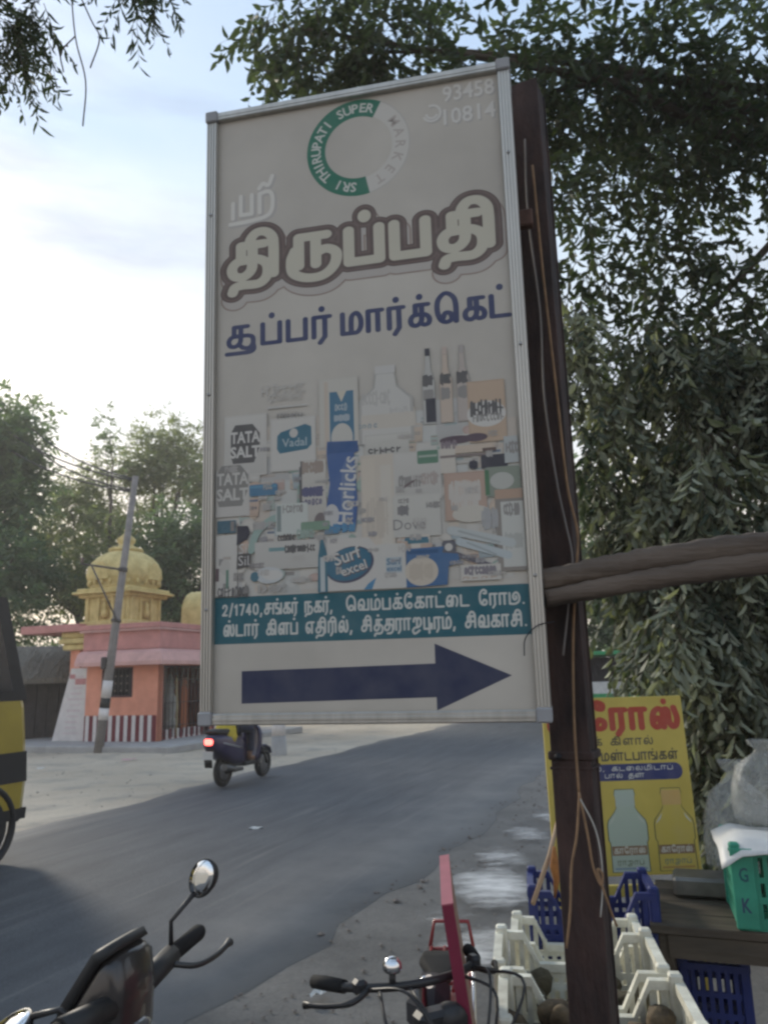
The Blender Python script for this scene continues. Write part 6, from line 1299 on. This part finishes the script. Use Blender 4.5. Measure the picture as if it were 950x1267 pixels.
for q in ([(-1.62, 3.5, 5.4), (-1.57, 3.5, 5.0), (-1.50, 3.5, 4.72), (-1.50, 3.5, 4.45)], [(-1.62, 3.5, 5.4), (-1.50, 3.52, 5.12), (-1.44, 3.5, 4.98), (-1.48, 3.5, 4.80)], [(-1.57, 3.5, 5.0), (-1.64, 3.5, 4.9), (-1.62, 3.5, 4.78)], [(-2.3, 3.2, 5.6), (-1.9, 3.4, 5.5), (-1.55, 3.5, 5.42), (-1.1, 3.5, 5.36)]):
    b_ = Vector((-3.6, 1.6, 0)); tw.tube([tuple(Vector(p) - b_) for p in cr(q, 6)], .004, 5)
tw.build('bare_twigs', M_TRUNK, ne)
# trees beyond the road
def blob(c, r, n, seed, flat=.8, w=1.):
    rg = random.Random(seed); o = []
    for k in range(n):
        d = Vector((rg.gauss(0, 1), rg.gauss(0, 1), rg.gauss(0, 1))).normalized() * rg.uniform(.35, .95)
        s_ = rg.uniform(.28, .5); o.append((c[0] + d.x * r[0], c[1] + d.y * r[1], c[2] + d.z * r[2], r[0] * s_, r[1] * s_, r[2] * s_ * flat, w * rg.uniform(.6, 1.2)))
    return o
FT = [ # label, base, crown centre, radii, clumps, twigs, material, bias
 ('dense blue-green tree standing tall beyond the minibus', (-17.3, 30.5, 0), (-16.6, 30, 10.2), (3.4, 3., 4.6), 26, 2000, LM_F1, .0, .30, .14),
 ('dark tree leaning low over the thatched shed', (-15.5, 28.5, 0), (-14.0, 28, 5.2), (2.6, 2.4, 2.2), 16, 1250, LM_F1, -.12, .24, .11),
 ('broad feathery tree standing tall behind the temple dome', (-11.0, 36.5, 0), (-10.4, 36, 11.8), (3.0, 2.6, 2.7), 18, 1150, LM_F2, .1, .30, .10),
 ('thin pale tree between the blue-green tree and the temple dome', (-14.5, 37, 0), (-14.3, 36, 9.6), (2.8, 2.4, 2.4), 14, 900, LM_F2, .15, .28, .10),
 ('airy olive tree right behind the yellow temple dome', (-11.6, 31, 0), (-11.4, 30.5, 6.0), (3.4, 2.4, 2.2), 16, 900, LM_F2, .0, .26, .10),
 ('dark bushy tree behind the entrance gable of the temple', (-7.6, 29.5, 0), (-7.4, 29, 5.6), (2.3, 2.3, 2.7), 16, 1200, LM_F1, -.1, .24, .11),
 ('tall tree standing behind the sign board beyond the road', (-3.5, 36, 0), (-3.5, 36, 7.5), (4.0, 3.2, 4.0), 18, 1800, LM_F1, .0, .30, .13),
 ('round tree beyond the road where it bends away', (2.5, 44, 0), (2.5, 44, 6.5), (4.2, 3.4, 4.0), 18, 1800, LM_F1, .0, .30, .13),
 ('green tree standing over the roadside kiosk', (10.0, 27, 0), (8.8, 26.5, 5.4), (4.4, 3.4, 3.2), 20, 2200, LM_F1, .05, .26, .12)]
for k, (lb, base, cr_, rad, nc, nt, lm, bias, ll, lw) in enumerate(FT):
    tree('broadleaf_tree', lb, base, cr_, blob(cr_, rad, nc, 50 + k), nt, 8, ll, lw, .35, lm, 70 + k, .22, .8, group='trees beyond the road', bias=bias)
# slender sapling top beside the far trees
tree('sapling', 'slender young tree with sparse round top behind the temple', (-10.55, 30, 0), (-10.9, 30, 11.2), [(-11.0, 30, 12.0, .45, .4, .7, 1.), (-11.2, 30, 11.1, .3, .3, .4, .6), (-10.8, 30, 10.6, .25, .3, .3, .4)], 60, 7, .17, .1, .2, LM_F1, 99, .09, .4, fork=.8)
hd_ = empty('hedge', (0, 0, 0)); tag(hd_, 'continuous dark scrub and treeline far behind the temple', 'hedge', kind='stuff')
rg = random.Random(8); leaf_mesh('foliage', [(x + rg.uniform(-1, 1), 52 + rg.uniform(-3, 3) + abs(x) * .12, rg.uniform(1.5, 3.2), 2.6, 2., rg.uniform(1.6, 2.6), 1.) for x in range(-46, 50, 3)], 4200, 7, .5, .24, .3, LM_F1, hd_, 5, 1.0, tone_bias=-.05)

# ================================================================ HAZE: one closed box of dusty evening air
hz = MB().box((0, 600, 8.25), (1260, 1860, 18.5)).build('haze', bpy.data.materials.new('dusty_air')); tag(hz, 'thin pale dusty evening air over the road', 'haze', kind='stuff')
hm = hz.data.materials[0]; hm.use_nodes = True; hm.node_tree.nodes.clear(); ho = hm.node_tree.nodes.new('ShaderNodeOutputMaterial'); hv = hm.node_tree.nodes.new('ShaderNodeVolumePrincipled')
hv.inputs['Color'].default_value = (1., .97, .92, 1); hv.inputs['Density'].default_value = .0024; hv.inputs['Anisotropy'].default_value = .35
hm.node_tree.links.new(hv.outputs[0], ho.inputs['Volume'])
